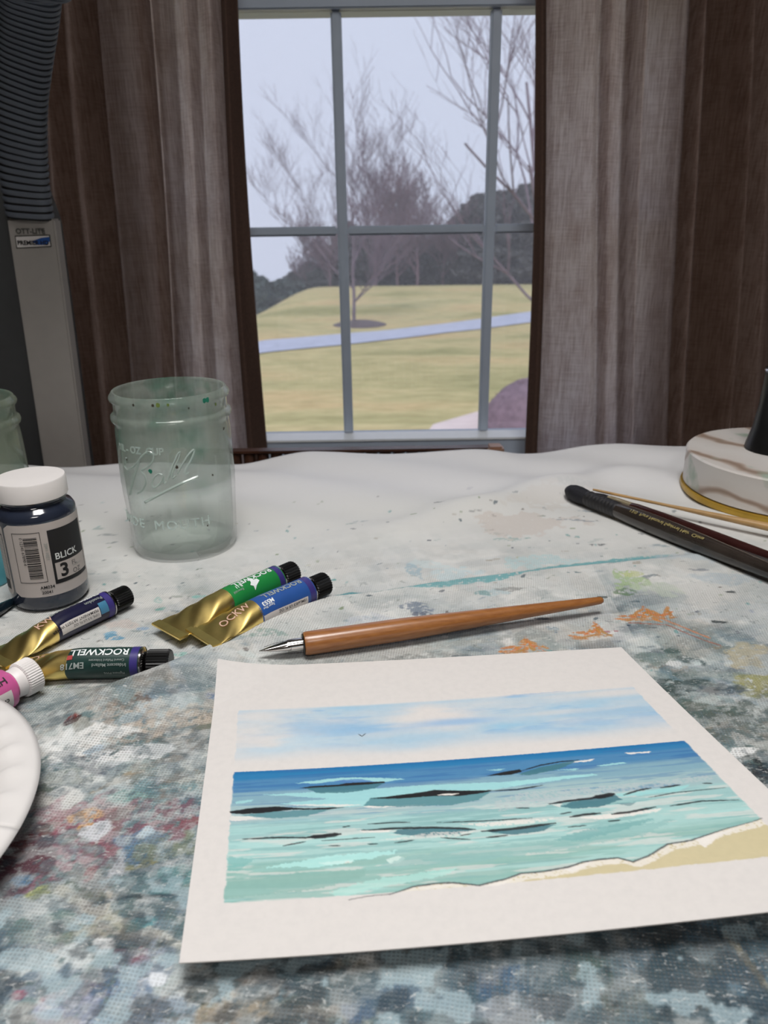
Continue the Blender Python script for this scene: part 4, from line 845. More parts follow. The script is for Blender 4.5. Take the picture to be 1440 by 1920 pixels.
# ------------------------------------------------------------------ paint tubes
def paint_tube(label, cap, foil_end, split, r, mat_label, words, z_end=.006, fancy='', zc=None, rolltilt=0, crimp_up=0):
    """cap, foil_end: photo positions of the cap end and the crimp; split: fraction (crimp=0) where the printed label begins"""
    zc = zc or r
    a = at_z(*foil_end, z_end); b = at_z(*cap, zc); d = b - a; Lt = float(np.hypot(d[0], d[1])); ang = atan2(d[1], d[0])
    t = thing('paint_tube', label, 'paint tube', (a[0], a[1], 0), ang, 'artist paint tubes on the cloth')
    capL = .0135; shL = .0035; body = Lt - capL - shL; W_ = r * 1.56
    def sec(x):
        s = min(1, max(0, x / body)); k = min(1, (s / .62)) ; k = k * k * (3 - 2 * k)
        return W_ + (r - W_) * k, max(.0006, r * (k ** .75)), z_end + (zc - z_end) * k     # half width, half height, centre height
    def sp(x, ph, lift=0):
        w, h, c = sec(x); return (x, -(w + lift) * sin(ph), c + (h + lift) * cos(ph) + wr(x, ph))
    def wr(x, ph):
        s = x / body
        if s > split or s < .06: return 0
        return .0009 * sin(s * 23 + ph * 2) * sin(ph * 3 + s * 9) * min(1, (split - s) * 6) * min(1, (s - .05) * 8)
    def seg(x0, x1, n, ph0=0, ph1=2 * pi, lift=0, m=40):
        b = MB(); xs_ = np.linspace(x0, x1, n); closed = abs(ph1 - ph0 - 2 * pi) < 1e-6; mm = m if closed else m + 1
        b.add([sp(x, ph0 + (ph1 - ph0) * k / m, lift) for x in xs_ for k in range(mm)],
              [(i*mm+k, i*mm+(k+1) % mm, (i+1)*mm+(k+1) % mm, (i+1)*mm+k) for i in range(n - 1) for k in range(mm if closed else mm - 1)])
        return b
    seg(.0055, split * body + .001, 34).build('foil', m_gold, t, angle=60)
    MB().box(-.0005, .0062, -W_ - .0002, W_ + .0002, z_end - .0009, z_end + .0009).build('crimp', m_gold, t, bevel=.0003)
    seg(split * body, body, 20).build('printed_sleeve', mat_label, t)
    seg(body - .0052, body - .0006, 3, lift=.00012).build('band', m_purpleband, t)
    MB().lathe([(r + .0002, 0), (r + .0001, .0008), (r * .5, shL)], 36).map(lambda x, y, z: (body + z, x, zc + y)).build('shoulder', m_silver, t)
    cr = r * .80
    cp = MB(); nr = 52
    prof = [(cr * .94, 0, 1), (cr, .0006, 1), (cr * 1.0, capL - .0012, 1), (cr * .9, capL, 1)]
    Vv = []
    for (rr, z, _) in prof:
        for k in range(nr): 
            q_ = rr + (.00035 if k % 2 else -.00035); w = 2 * pi * k / nr; Vv.append((body + shL + z, q_ * cos(w), zc + q_ * sin(w)))
    cp.add(Vv, [(i*nr+k, i*nr+(k+1) % nr, (i+1)*nr+(k+1) % nr, (i+1)*nr+k) for i in range(3) for k in range(nr)] + [tuple(range(nr)), tuple(3*nr + k for k in range(nr))])
    cp.build('cap', m_black, t, angle=25)
    # printing; text runs from the cap towards the crimp, tops towards the viewer, unless upright
    for (txt, size, x_, ph_, mat, up, bold) in words:
        tm = text_mb(txt, size, bold * size, cell=.0012)
        if up: f = lambda a_, b_, c_: sp(x_ + a_, ph_ - b_ / r, .00028)
        else: f = lambda a_, b_, c_: sp(x_ - a_, ph_ + b_ / r, .00028)
        tm.map(f).build('lettering', mat, t)
    return t, sp, seg, body
bt_ = .02
P_ = lambda body, f: body * f
t, sp, seg, body = paint_tube('dark green iridescent paint tube whose cap pokes over the cloth ridge', (321, 1241), (0, 1257), .50, .0092, m_mallard, [], .005)
def words_on(t, sp, r, lst):
    for (txt, size, x_, ph_, mat, up, bold) in lst:
        tm = text_mb(txt, size, bold * size, cell=.0012)
        if up: f = lambda a_, b_, c_: sp(x_ + a_, ph_ - b_ / r, .0003)
        else: f = lambda a_, b_, c_: sp(x_ - a_, ph_ + b_ / r, .0003)
        tm.map(f).build('lettering', mat, t, smooth=False)
B = body
words_on(t, sp, .0092, [('ROCKWELL', .0066, B - .0062, .02, m_whitetext, 0, .02), ('Canard Mallard Iridescent', .0020, B - .008, .78, m_greytext, 0, 0), ('Iridescent Mallard', .0028, B - .0068, 1.06, m_greytext, 0, .01),
                        ('EM718', .0050, B - .0315, .98, m_greytext, 0, .02), ('Pigment PW6', .0022, B - .008, 1.62, m_greytext, 0, 0), ('OR', .008, .016, -.1, m_pinktext, 1, .0)])
words_on(t, sp, .0092, [('L WATERC', .0030, B - .0012, .2, m_greytext, 0, .0)][:0])
seg(B * .5 + .001, B * .5 + .0042, 3, .45, .75, .0003).build('flag_print', m_red, t)
t, sp, seg, B = paint_tube('navy blue paint tube lying in front of the ink bottle', (240, 1115), (-12, 1240), .47, .0090, m_navy, [], .006)
words_on(t, sp, .009, [('EM709', .0056, B - .004, -.02 - .55, m_whitetext, 0, .03), ('Poseidon', .0036, B - .0055, .20, m_greytext, 0, .01), ('ROCKWELL', .0054, B - .018, -.55, m_greytext, 0, .01), ('KW', .007, .030, .2, m_pinktext, 1, .01)])
seg(B * .50, B - .012, 12, .95, 1.75, .0002).build('white_label', m_paperlabel, t)
words_on(t, sp, .0091, [('PERMANENT ARTISTS WATER', .0026, B - .013, 1.08, m_ink, 0, .01), ('15ML 0.5 US FL OZ', .0024, B - .013, 1.38, m_ink, 0, .0)])
seg(B - .0115, B - .0054, 5, .7, 1.6, .0002).build('teal_patch', m_tealpatch, t)
t, sp, seg, B = paint_tube('bright green paint tube with gold foil, behind the blue tube', (552, 1071), (311, 1184), .50, .0100, m_green, [], .008)
words_on(t, sp, .010, [('ROCKWELL', .0064, B - .0065, -.15, m_whitetext, 0, .02), ('B.11', .0034, B - .0345, .25, m_whitetext, 0, .02), ('Emerald', .0026, B - .0355, .6, m_greytext, 0, 0)])
# white bird emblem
bird = [(0, 0), (.0035, .0022), (.0062, .0052), (.0060, .0020), (.0078, .0006), (.0062, -.0012), (.0050, -.0050), (.0030, -.0024), (.0008, -.0022)]
MB().add([sp(B - .021 - x * 1.1, .60 + y / .0100, .0004) for x, y in bird], [tuple(range(len(bird)))]).build('bird_emblem', m_whitetext, t, smooth=False)
t, sp, seg, B = paint_tube('blue paint tube with gold foil resting against the cloth ridge', (611, 1093), (374, 1197), .47, .0102, m_blue, [], .009)
words_on(t, sp, .0102, [('ROCKWELL', .0062, B - .0066, -.12, m_greytext, 0, .02), ('M553', .0042, B - .034, .50, m_whitetext, 0, .03), ('Egypt Blue', .0022, B - .035, .85, m_whitetext, 0, 0), ('OCKW', .0070, .0155, .25, m_pinktext, 1, .01)])
seg(B * .47 + .001, B - .008, 12, 1.35, 2.2, .0002).build('white_label', m_paperlabel, t)
words_on(t, sp, .0103, [('15MLe/0.5 US FL OZ', .0028, B - .009, 1.45, m_ink, 0, .01)])

# ------------------------------------------------------------------ jars
m_water, q, b_ = newmat('rinse_water'); m_water.node_tree.nodes.remove(b_)
tr = q.new('ShaderNodeBsdfTransparent'); tr.inputs[0].default_value = (.97, .99, .98, 1); rf = q.new('ShaderNodeBsdfRefraction'); rf.inputs['IOR'].default_value = 1.2; gl = q.new('ShaderNodeBsdfGlossy'); gl.inputs['Roughness'].default_value = .01
fz = q.new('ShaderNodeLayerWeight'); fz.inputs[0].default_value = .5; fzz = q.math('MULTIPLY_ADD', q.math('POWER', fz.outputs['Facing'], 5), .6, .02); w_n0 = q.noise(objco(q), 30, 2); t1 = q.new('ShaderNodeMixShader'); q.link(q.math('MULTIPLY_ADD', w_n0, .04, .03), t1.inputs[0]); q.link(tr.outputs[0], t1.inputs[1]); q.link(rf.outputs[0], t1.inputs[2])
t2 = q.new('ShaderNodeMixShader'); q.link(fzz, t2.inputs[0]); q.link(t1.outputs[0], t2.inputs[1]); q.link(gl.outputs[0], t2.inputs[2]); q.link(t2.outputs[0], m_water.node_tree.nodes['Material Output'].inputs[0])
def glassmat(name, film, filmcol, clear_z):
    m, q, b = newmat(name); m.node_tree.nodes.remove(b); oc = objco(q)
    tr = q.new('ShaderNodeBsdfTransparent'); tr.inputs[0].default_value = (.985, .995, .99, 1)
    rf = q.new('ShaderNodeBsdfRefraction'); rf.inputs['IOR'].default_value = 1.32; rf.inputs['Color'].default_value = (.98, .99, .985, 1); rf.inputs['Roughness'].default_value = .01
    gl = q.new('ShaderNodeBsdfGlossy'); gl.inputs['Roughness'].default_value = .03
    t1 = q.new('ShaderNodeMixShader'); t1.inputs[0].default_value = .05; q.link(tr.outputs[0], t1.inputs[1]); q.link(rf.outputs[0], t1.inputs[2])
    fz = q.new('ShaderNodeLayerWeight'); fz.inputs[0].default_value = .5; fzz = q.math('MULTIPLY_ADD', q.math('POWER', fz.outputs['Facing'], 5), .9, .03)
    t2 = q.new('ShaderNodeMixShader'); q.link(fzz, t2.inputs[0]); q.link(t1.outputs[0], t2.inputs[1]); q.link(gl.outputs[0], t2.inputs[2])
    d = q.new('ShaderNodeBsdfDiffuse'); tl = q.new('ShaderNodeBsdfTranslucent'); sp_ = q.new('ShaderNodeSeparateXYZ'); q.link(oc, sp_.inputs[0])
    n = q.noise(oc, 38, 5, .6); n2 = q.noise(q.mapping(oc, (1, 1, .35)), 60, 4, .6)
    c = q.mix(q.ramp(n, [(.50, (0, 0, 0)), (.66, (1, 1, 1))]), filmcol, lin(120, 176, 154)); q.link(c, d.inputs[0]); q.link(c, tl.inputs[0])
    mm = q.new('ShaderNodeMixShader'); mm.inputs[0].default_value = .5; q.link(d.outputs[0], mm.inputs[1]); q.link(tl.outputs[0], mm.inputs[2])
    up = q.ramp(q.math('MULTIPLY', sp_.outputs[2], 1 / .14), [((clear_z - .004) / .14, (0, 0, 0)), ((clear_z + .006) / .14, (1, 1, 1))])
    f = q.math('MULTIPLY', up, q.math('MULTIPLY_ADD', n2, .34, film - .22)); f = q.math('ADD', f, .012)
    m2_ = q.new('ShaderNodeMixShader'); q.link(f, m2_.inputs[0]); q.link(t2.outputs[0], m2_.inputs[1]); q.link(mm.outputs[0], m2_.inputs[2])
    q.link(m2_.outputs[0], m.node_tree.nodes['Material Output'].inputs[0]); return m
m_glass = glassmat('jar_glass', .30, lin(200, 212, 202), .056); m_glass2 = glassmat('murky_jar_glass', .36, lin(176, 186, 166), .01)
m_clear, q, b_ = newmat('embossed_glass'); b_.inputs['Base Color'].default_value = (.8, .9, .86, 1); b_.inputs['Transmission Weight'].default_value = .72; b_.inputs['Roughness'].default_value = .08; b_.inputs['IOR'].default_value = 1.45
JH, JR = .133, .0463
def jar_profile(H, R):
    o = [(R*.84, .0), (R*.90, .0015), (R*.925, .006), (R*.935, .02), (R*.955, .04), (R*.975, .055), (R*.972, .058), (R*.98, .06), (R*.975, .08), (R*.965, H-.032), (R*.955, H-.027), (R*.955, H-.0245),
         (R*1.0, H-.0225), (R*1.01, H-.0205), (R*1.0, H-.0185), (R*.945, H-.0165), (R*.945, H-.0085), (R*.99, H-.0065), (R*1.0, H-.0048), (R*.985, H-.003), (R*.955, H-.0018), (R*.95, H-.0006), (R*.935, H)]
    i = [(R*.905, H-.0004), (R*.895, H-.002), (R*.895, H-.02), (R*.905, H-.03), (R*.915, H-.04), (R*.905, .055), (R*.885, .03), (R*.865, .012), (R*.82, .0065), (R*.5, .0058), (.0005, .0072)]
    return o, i
def jar(label, x, y, H, R, glass, water):
    j = thing('mason_jar', label, 'jar', (x, y, 0.0))
    o, i = jar_profile(H, R); MB().lathe(o + i, 96, cap0=False, cap1=False).add([(0, 0, 0)], []).build('glass', glass, j, angle=50)
    me = j.children[0].data; bm = bmesh.new(); bm.from_mesh(me)
    bmesh.ops.delete(bm, geom=[v for v in bm.verts if not v.link_faces], context='VERTS'); bmesh.ops.holes_fill(bm, edges=[e for e in bm.edges if e.is_boundary]); bmesh.ops.recalc_face_normals(bm, faces=bm.faces); bm.to_mesh(me); bm.free(); fast_smooth(me, 50)
    iw = [(rr + .00015, z) for rr, z in i[::-1] if z < water - .002]; 
    rw = np.interp(water, [z for _, z in i[::-1]], [rr for rr, _ in i[::-1]])
    wprof = [(r_, z - (.0002)) for r_, z in iw] + [(rw + .00015, water), (rw - .0015, water - .0006), (.0005, water - .0008)]
    MB().lathe(wprof, 72).build('water', m_water, j, angle=50); return j
JX, JY = -.1679, .6048
j1 = jar('clear glass mason jar half full of rinse water, green paint on its rim', JX, JY, JH, JR, m_glass, .060)
# embossed script and capitals on the glass
def emb(L, w, mat=m_clear):
    pts = []
    R_ = JR * .975 + .0002
    LL = [(180 + x / 4.8, 680 + y / 4.8) for x, y in L]; n = 6 * (len(LL) - 1) + 1; t = np.linspace(0, len(LL) - 1, n); xs_ = np.interp(t, range(len(LL)), [p[0] for p in LL]); ys_ = np.interp(t, range(len(LL)), [p[1] for p in LL])
    k = np.ones(5) / 5; xs_ = np.convolve(np.pad(xs_, 2, mode='edge'), k, 'valid'); ys_ = np.convolve(np.pad(ys_, 2, mode='edge'), k, 'valid')
    for u, v in zip(xs_, ys_):
        a, z = on_cyl(u, v, JX, JY, R_); pts.append((R_ * cos(a), R_ * sin(a), z))
    return MB().tube(pts, w, 6)
scr = MB()
for L_, w_ in (([(390, 880), (365, 960), (335, 1060), (300, 1200)], .0009), ([(275, 850), (250, 920), (285, 970), (350, 930), (410, 840), (470, 795), (520, 820), (515, 890), (450, 950), (400, 970), (440, 1010), (452, 1080), (420, 1150), (370, 1180)], .0007),
               ([(600, 1010), (560, 995), (515, 1040), (500, 1100), (530, 1130), (585, 1080), (612, 1010), (604, 1090), (640, 1070)], .0007), ([(640, 1070), (690, 930), (735, 820), (762, 800), (742, 870), (690, 980), (680, 1050), (725, 1015)], .0007),
               ([(725, 1015), (800, 870), (870, 780), (890, 790), (855, 880), (805, 960), (800, 1010), (840, 985)], .0007), ([(425, 1265), (600, 1172), (780, 1082), (935, 1020)], .0013)):
    e = emb(L_, w_); scr.add(e.v, e.f)
scr.build('embossed_script', m_clear, j1)
fa_ = atan2(-JY, -JX)
tm = text_mb('WIDE  MOUTH', .0118, .0000, cell=.002, extr=.0004, space=1.15)
a0, zz0 = on_cyl(243, 993, JX, JY, JR * .95)
tm.map(lambda x, y, z: ((JR * .964 + z) * cos(a0 + x / JR), (JR * .964 + z) * sin(a0 + x / JR), .030 + y * .9)).build('embossed_capitals', m_clear, j1, smooth=False)
tm = text_mb('ML - OZ  CUP', .0075, .0002, cell=.002, extr=.0003)
tm.map(lambda x, y, z: ((JR * .974 + z) * cos(a0 + .25 + x / JR), (JR * .974 + z) * sin(a0 + .25 + x / JR), JH - .042 + y)).build('embossed_measures', m_clear, j1, smooth=False)
# paint spots dried on the glass
m_gspot = M('green_paint_spot', lin(24, 120, 96), .5, var=.3, scale=300); m_dspot = M('dark_paint_spot', lin(60, 52, 40), .5, var=.3, scale=300); m_ospot = M('olive_paint_spot', lin(110, 128, 60), .5, var=.3, scale=300)
rs = np.random.RandomState(4)
for (x, y, r_, mt) in ((490, 975, 6, m_gspot), (728, 940, 4.5, m_dspot), (1152, 592, 4.5, m_dspot), (838, 412, 2.6, m_dspot), (1086, 375, 4, m_ospot), (1046, 1010, 3, m_dspot), (280, 870, 3.4, m_dspot), (985, 262, 7, m_gspot), (330, 268, 3.6, m_dspot), (548, 285, 6, m_ospot), (640, 300, 4, m_ospot), (486, 150, 4, m_dspot), (1010, 1470, 2.6, m_dspot), (950, 160, 7, m_gspot)):
    u, v = 180 + x / 4.8, 680 + y / 4.8
    a, z = on_cyl(u, v, JX, JY, JR * .976); z = min(z, JH - .004)
    dr = r_ / 4.8 * 2.4 * .00042
    pts = [(0, 0)] + [(dr * (1 + .35 * rs.rand()) * cos(w), dr * (1.1 + .6 * rs.rand()) * sin(w)) for w in np.linspace(0, 2 * pi, 13)[:-1]]
    oo_ = jar_profile(JH, JR)[0]; rr_ = float(np.interp(z, [p_[1] for p_ in oo_], [p_[0] for p_ in oo_])) + .0005
    MB().add([(rr_ * cos(a + p / rr_), rr_ * sin(a + p / rr_), z + s_) for p, s_ in pts] , [(0, k, k % 12 + 1) for k in range(1, 13)]).build('paint_spot', mt, j1, smooth=False)
jar('murky glass mason jar cut off by the left edge behind the ink bottle', -.3435, .613, .1245, .046, m_glass2, .05)

# ------------------------------------------------------------------ ink bottle
BX, BY = -.2437, .5076
ib = thing('ink_bottle', 'dark ink bottle with white screw cap and barcode label beside the jar', 'ink bottle', (BX, BY, 0))
m_inkglass = M('ink_filled_plastic', lin(38, 44, 58), .12, var=.1, coat=.5)
MB().lathe([(.020, 0), (.0245, .0012), (.0262, .004), (.0265, .008), (.0265, .066), (.0262, .0695), (.0245, .0725), (.0215, .0742), (.0208, .0755), (.0215, .0770), (.0225, .0782), (.0225, .081)], 64).build('bottle_body', m_inkglass, ib, angle=50)
MB().lathe([(.0228, .0792), (.0232, .0796), (.0232, .0915), (.0226, .0925), (.001, .0927)], 72).build('screw_cap', m_whitecap, ib)
m_label = M('white_bottle_label', lin(190, 182, 178), .55, var=.03)
fc = atan2(-BY, -BX) - radians(5); RL = .0266
def lab(name, a0, a1, z0, z1, mat, lift=0, rnd=0):
    n = 24; b = MB(); V_ = []
    for k in range(n + 1):
        a = fc + radians(a0 + (a1 - a0) * k / n); r_ = RL + lift; e = min(k, n - k) / n * abs(radians(a1 - a0)) * r_; c = (rnd - sqrt(max(0, rnd**2 - (rnd - min(e, rnd))**2))) if rnd else 0
        V_ += [(r_ * cos(a), r_ * sin(a), z0 + c), (r_ * cos(a), r_ * sin(a), z1 - c)]
    b.add(V_, [(2*k, 2*k+2, 2*k+3, 2*k+1) for k in range(n)]); return b.build(name, mat, ib)
lab('front_label', -50, 175, .0125, .066, m_label, .0, .003); lab('side_label', -175, -54, .0125, .066, m_label, .0, .003)
m_tealink = M('teal_print', lin(90, 170, 185), .5, var=.05)
lab('black_block', 14, 78, .0205, .0605, m_ink, .00012); lab('volume_box', 17.5, 76, .0235, .0360, m_label, .0002); lab('teal_block', -130, -100, .016, .056, m_tealink, .00012)
lab('dark_corner', -78, -60, .0165, .024, m_ink, .00012); lab('side_panel_rule', -58.5, -57.5, .024, .058, m_ink, .00015); lab('side_panel_rule', -90, -58, .0575, .0583, m_ink, .00015)
for (a_, b_2, z_, w_) in ((-36, 4, .0600, .0004), (-36, 4, .0235, .0004)): lab('barcode_frame', a_, b_2, z_, z_ + w_, m_ink, .00012)
for a_ in (-36, 3.4): lab('barcode_frame', a_, a_ + .7, .0235, .0602, m_ink, .00012)
rs = np.random.RandomState(8); z = .0265; bb_ = MB()
while z < .0570:
    h_ = rs.choice([.0003, .0005, .0008]); a_0, a_1 = radians(-20), radians(-1); n = 8
    V_ = [((RL + .00016) * cos(fc + a_0 + (a_1 - a_0) * k / n), (RL + .00016) * sin(fc + a_0 + (a_1 - a_0) * k / n), zz) for k in range(n + 1) for zz in (z, z + h_)]
    bb_.add(V_, [(2*k, 2*k+2, 2*k+3, 2*k+1) for k in range(n)]); z += h_ + rs.choice([.0004, .0006, .0009])
o = bb_.build('barcode', m_ink, ib)
def ltext(s, size, a_, z_, mat, vert=False, bold=0.0):
    tm = text_mb(s, size, bold * size, cell=.0015); R_ = RL + .0003
    if vert: f = lambda x, y, zz: (R_ * cos(fc + radians(a_) + y / R_), R_ * sin(fc + radians(a_) + y / R_), z_ - x) if False else (R_ * cos(fc + radians(a_) - (-y) / R_), R_ * sin(fc + radians(a_) + y / R_), z_ - x)
    else: f = lambda x, y, zz: (R_ * cos(fc + radians(a_) + x / R_), R_ * sin(fc + radians(a_) + x / R_), z_ + y)
    tm.map(f).build('lettering', mat, ib, smooth=False)
ltext('BLICK', .0066, 19, .0385, m_whitetext, bold=.015); ltext('3', .0135, 23, .0252, m_ink, bold=.03); m_dkgrey = M('dark_grey_print', lin(84, 84, 86), .5); ltext('FL', .0050, 43, .0306, m_dkgrey); ltext('OZ', .0050, 43, .0244, m_dkgrey)
lab('fraction_rule', 44, 62, .0297, .0300, m_greytext, .0003)
ltext('0 12345 67890 4', .0030, -25, .0575, m_ink, True); ltext('2041 1021', .0030, 7.5, .052, m_greytext, True); ltext('AM034', .0032, -8, .0185, m_ink, bold=.02); ltext('20041', .0030, -7, .0148, m_ink, bold=.02)
for k in range(12): ltext('Caution keep', .0018, -76 + 0 * k, .054 - k * .0026, m_greytext)

tp_ = at_z(12, 1098, 0); tl = thing('teal_bottle', 'small teal bottle peeking out behind the ink bottle at the left edge', 'bottle', (tp_[0] - .0185, tp_[1] + .006, 0))
m_tealb = M('teal_plastic', lin(92, 172, 186), .35, var=.05)
MB().lathe([(.016, 0), (.0178, .0012), (.018, .003), (.018, .034), (.0165, .037), (.011, .039), (.011, .041)], 48).build('bottle_body', m_tealb, tl, angle=50)
MB().lathe([(.0118, .0405), (.012, .041), (.012, .051), (.0112, .052), (.001, .052)], 48, rib=.0002, ribn=1).build('cap', m_whitecap, tl, angle=25)
# dark brush handle / tube at the left edge in front of the bottle
a = at_z(-60, 1178, .004); b2 = at_z(24, 1128, .004)
fn, L = rodframe(a, b2); o = MB().lathe([(.0005, L + .002), (.0028, L - .001), (.0040, L - .012), (.0044, L * .5), (.0040, 0)], 24).map(fn).build('brush_handle', M('teal_black_lacquer', lin(16, 28, 36), .2, var=.1, coat=.4))
tag(recenter(o), 'dark teal-black handle tip at the left edge below the ink bottle', 'brush handle')

# ------------------------------------------------------------------ pink bottle on its side
ax0, ax1 = at_z(-38, 1316, .0118), at_z(62, 1263, .0112)
fn, L = rodframe(ax0, ax1)
pk = thing('paint_bottle', 'small pink paint bottle with ribbed white cap lying by the plate', 'paint bottle', (float(ax0[0] + ax1[0]) / 2, float(ax0[1] + ax1[1]) / 2, 0))
m_pink = M('pink_paint', lin(196, 92, 148), .25, var=.06, coat=.4)
Lb = L - .0155
MB().lathe([(.006, -.012), (.0112, -.0095), (.0118, -.006), (.0118, Lb - .004), (.0112, Lb - .0015), (.0078, Lb), (.0078, Lb + .003)], 48).map(fn).build('bottle_body', m_pink, pk, world=True)
MB().lathe([(.0082, Lb + .0012), (.0084, Lb + .0015), (.0088, Lb + .0065), (.0095, Lb + .0070)], 48).map(fn).build('cap_skirt', m_whitecap, pk, world=True)
cp = MB(); nr = 88; Vv = []
for (rr, z) in ((.0092, Lb + .0066), (.0102, Lb + .0072), (.0104, Lb + .0152), (.0098, Lb + .0158)):
    for k in range(nr): q_ = rr + (.00022 if k % 2 else -.00022); w = 2 * pi * k / nr; Vv.append((q_ * cos(w), q_ * sin(w), z))
cp.add(Vv, [(i*nr+k, i*nr+(k+1) % nr, (i+1)*nr+(k+1) % nr, (i+1)*nr+k) for i in range(3) for k in range(nr)] + [tuple(range(nr)), tuple(3*nr + k for k in range(nr))])
cp.map(fn).build('ribbed_cap', m_whitecap, pk, world=True, angle=20)
def pkpatch(z0, z1, a0, a1, lift, name, mat):
    n = 14; b = MB(); V_ = []
    for k in range(n + 1):
        w = radians(a0 + (a1 - a0) * k / n); V_ += [((.0118 + lift) * cos(w), (.0118 + lift) * sin(w), z0), ((.0118 + lift) * cos(w), (.0118 + lift) * sin(w), z1)]
    b.add(V_, [(2*k, 2*k+2, 2*k+3, 2*k+1) for k in range(n)]).map(fn).build(name, mat, pk, world=True)
pkpatch(Lb - .022, Lb - .0055, -48, 22, .0002, 'white_label', m_paperlabel)
def pktext(s, size, z_, w_, mat, bold=0.):
    tm = text_mb(s, size, bold * size, cell=.0015); R_ = .0122
    tm.map(lambda x, y, zz: fn(R_ * cos(radians(w_) - y / R_), R_ * sin(radians(w_) - y / R_), z_ - x)).build('lettering', mat, pk, world=True, smooth=False)
pktext('HYDRUS', .0060, Lb - .005, 62, m_ink, .01); pktext('chelbe', .0044, Lb - .008, 4, m_ink, .01)

# ------------------------------------------------------------------ paper plate
PX, PY, PR_ = -.269, .256, .114
na, nrr = 288, 40; th_ = np.linspace(0, 2 * pi, na + 1); rad = np.linspace(0.0, 1, nrr); T, R_ = np.meshgrid(th_, rad)
zp = .0016 + .0165 * sm(.66, .90, R_) - .0018 * sm(.96, 1.0, R_); flute = .0011 * np.cos(T * 36) * sm(.66, .76, R_) * (1 - sm(.90, .97, R_)) ; zp = zp + flute + .0004 * np.cos(T * 72) * sm(.7, .8, R_) * (1 - sm(.88, .95, R_))
PP = np.stack([PR_ * R_ * np.cos(T), PR_ * R_ * np.sin(T), zp], -1)
m_plate = M('paper_plate', lin(212, 209, 207), .65, var=.02, scale=80)
o = np_grid('paper_plate', PP, m_plate); o.location = (PX, PY, .001); o.modifiers.new('thick', 'SOLIDIFY').thickness = .0008
tag(o, 'white fluted paper plate cut off by the left edge', 'plate')

# ------------------------------------------------------------------ brushes
def brush(label, tip, far, r0, rmax, mat_h, hair=None, grip=None, ferr=None, text=False, zt=.007, zf=.008, group=None):
    a = at_z(*tip, zt); b = at_z(*far, zf); fn, L0 = rodframe(a, b); L = .235 if L0 < .235 else L0
    t = thing('paint_brush', label, 'paint brush', (float(a[0]), float(a[1]), 0.0))
    return t, fn, L
m_dk = M('dark_lacquer', lin(48, 42, 38), .16, var=.25, scale=40, coat=.6); m_rd = M('dark_red_lacquer', lin(52, 26, 24), .16, var=.2, coat=.6)
m_grip = M('black_binding', lin(34, 33, 35), .5, var=.25, scale=200, bump=.3); m_hair = M('black_bristles', lin(18, 18, 26), .7, var=.35, scale=500, stretch=(1, 1, 1), bump=.4)
zc = ch1(*at_z(1120, 950)[:2])
t, fn, L = brush('large black mop brush, its round bristle head pointing left', (1062, 918), (1440, 1070), 0, 0, None, zt=zc + .009, zf=.0085)
MB().lathe([(.0005, 0), (.0035, .0012), (.0062, .005), (.0078, .011), (.0080, .018), (.0072, .026), (.0066, .030)], 40).map(fn).build('bristles', m_hair, t, world=True)
pr_ = [(.0064, .028)]
for k in range(9): z_ = .030 + k * .0042; pr_ += [(.0070, z_), (.0074, z_ + .0015), (.0074, z_ + .0030), (.0070, z_ + .0040)]
MB().lathe(pr_, 36).map(fn).build('binding', m_grip, t, world=True)
MB().lathe([(.0068, .067), (.0072, .070), (.0080, .085), (.0084, .105), (.0084, .13), (.0078, .16), (.0064, .20), (.0048, .24), (.0030, .275), (.0012, .285)], 40).map(fn).build('handle', m_dk, t, world=True)
tm = text_mb('13/0  Pure Natural Squirrel Hair  China', .0042, .00006, cell=.002)
tm.map(lambda x, y, z: fn(.0086 * sin(-.55 + y / .0086 + 1.0), .0086 * cos(-.55 + y / .0086 + 1.0), .085 + x * 1.15)).build('lettering', m_goldprint, t, world=True, smooth=False)
t, fn, L = brush('dark red brush with gilt ferrule lying behind the mop brush', (1112, 926), (1440, 1043), 0, 0, None, zt=.0065, zf=.007)
MB().lathe([(.0004, 0), (.0022, .004), (.0034, .012), (.0036, .020)], 28).map(fn).build('bristles', m_hair, t, world=True)
MB().lathe([(.0037, .019), (.0042, .026), (.0040, .027), (.0044, .029), (.0044, .040), (.0046, .046)], 32).map(fn).build('ferrule', M('gilt_ferrule', (.9, .75, .45, 1), .35, 1, var=.1), t, world=True)
MB().lathe([(.0045, .045), (.0052, .052), (.0054, .08), (.0050, .13), (.0040, .18), (.0026, .235), (.0010, .24)], 32).map(fn).build('handle', m_rd, t, world=True)
a = at_z(1112, 918, .011); b2 = at_z(1440, 988, .010); fn, L = rodframe(a, b2); L2 = L + .09
m_bam = M('bamboo', lin(172, 138, 92), .35, var=.15, scale=60)
o = MB().lathe([(.0010, 0), (.0013, .01), (.0014, L * .45), (.0026, L * .72), (.0034, L), (.0034, L2 - .02), (.0022, L2)], 24).map(fn).build('bamboo_stick', m_bam)
tag(recenter(o), 'thin tan bamboo handle running beneath the marble disc', 'stick')

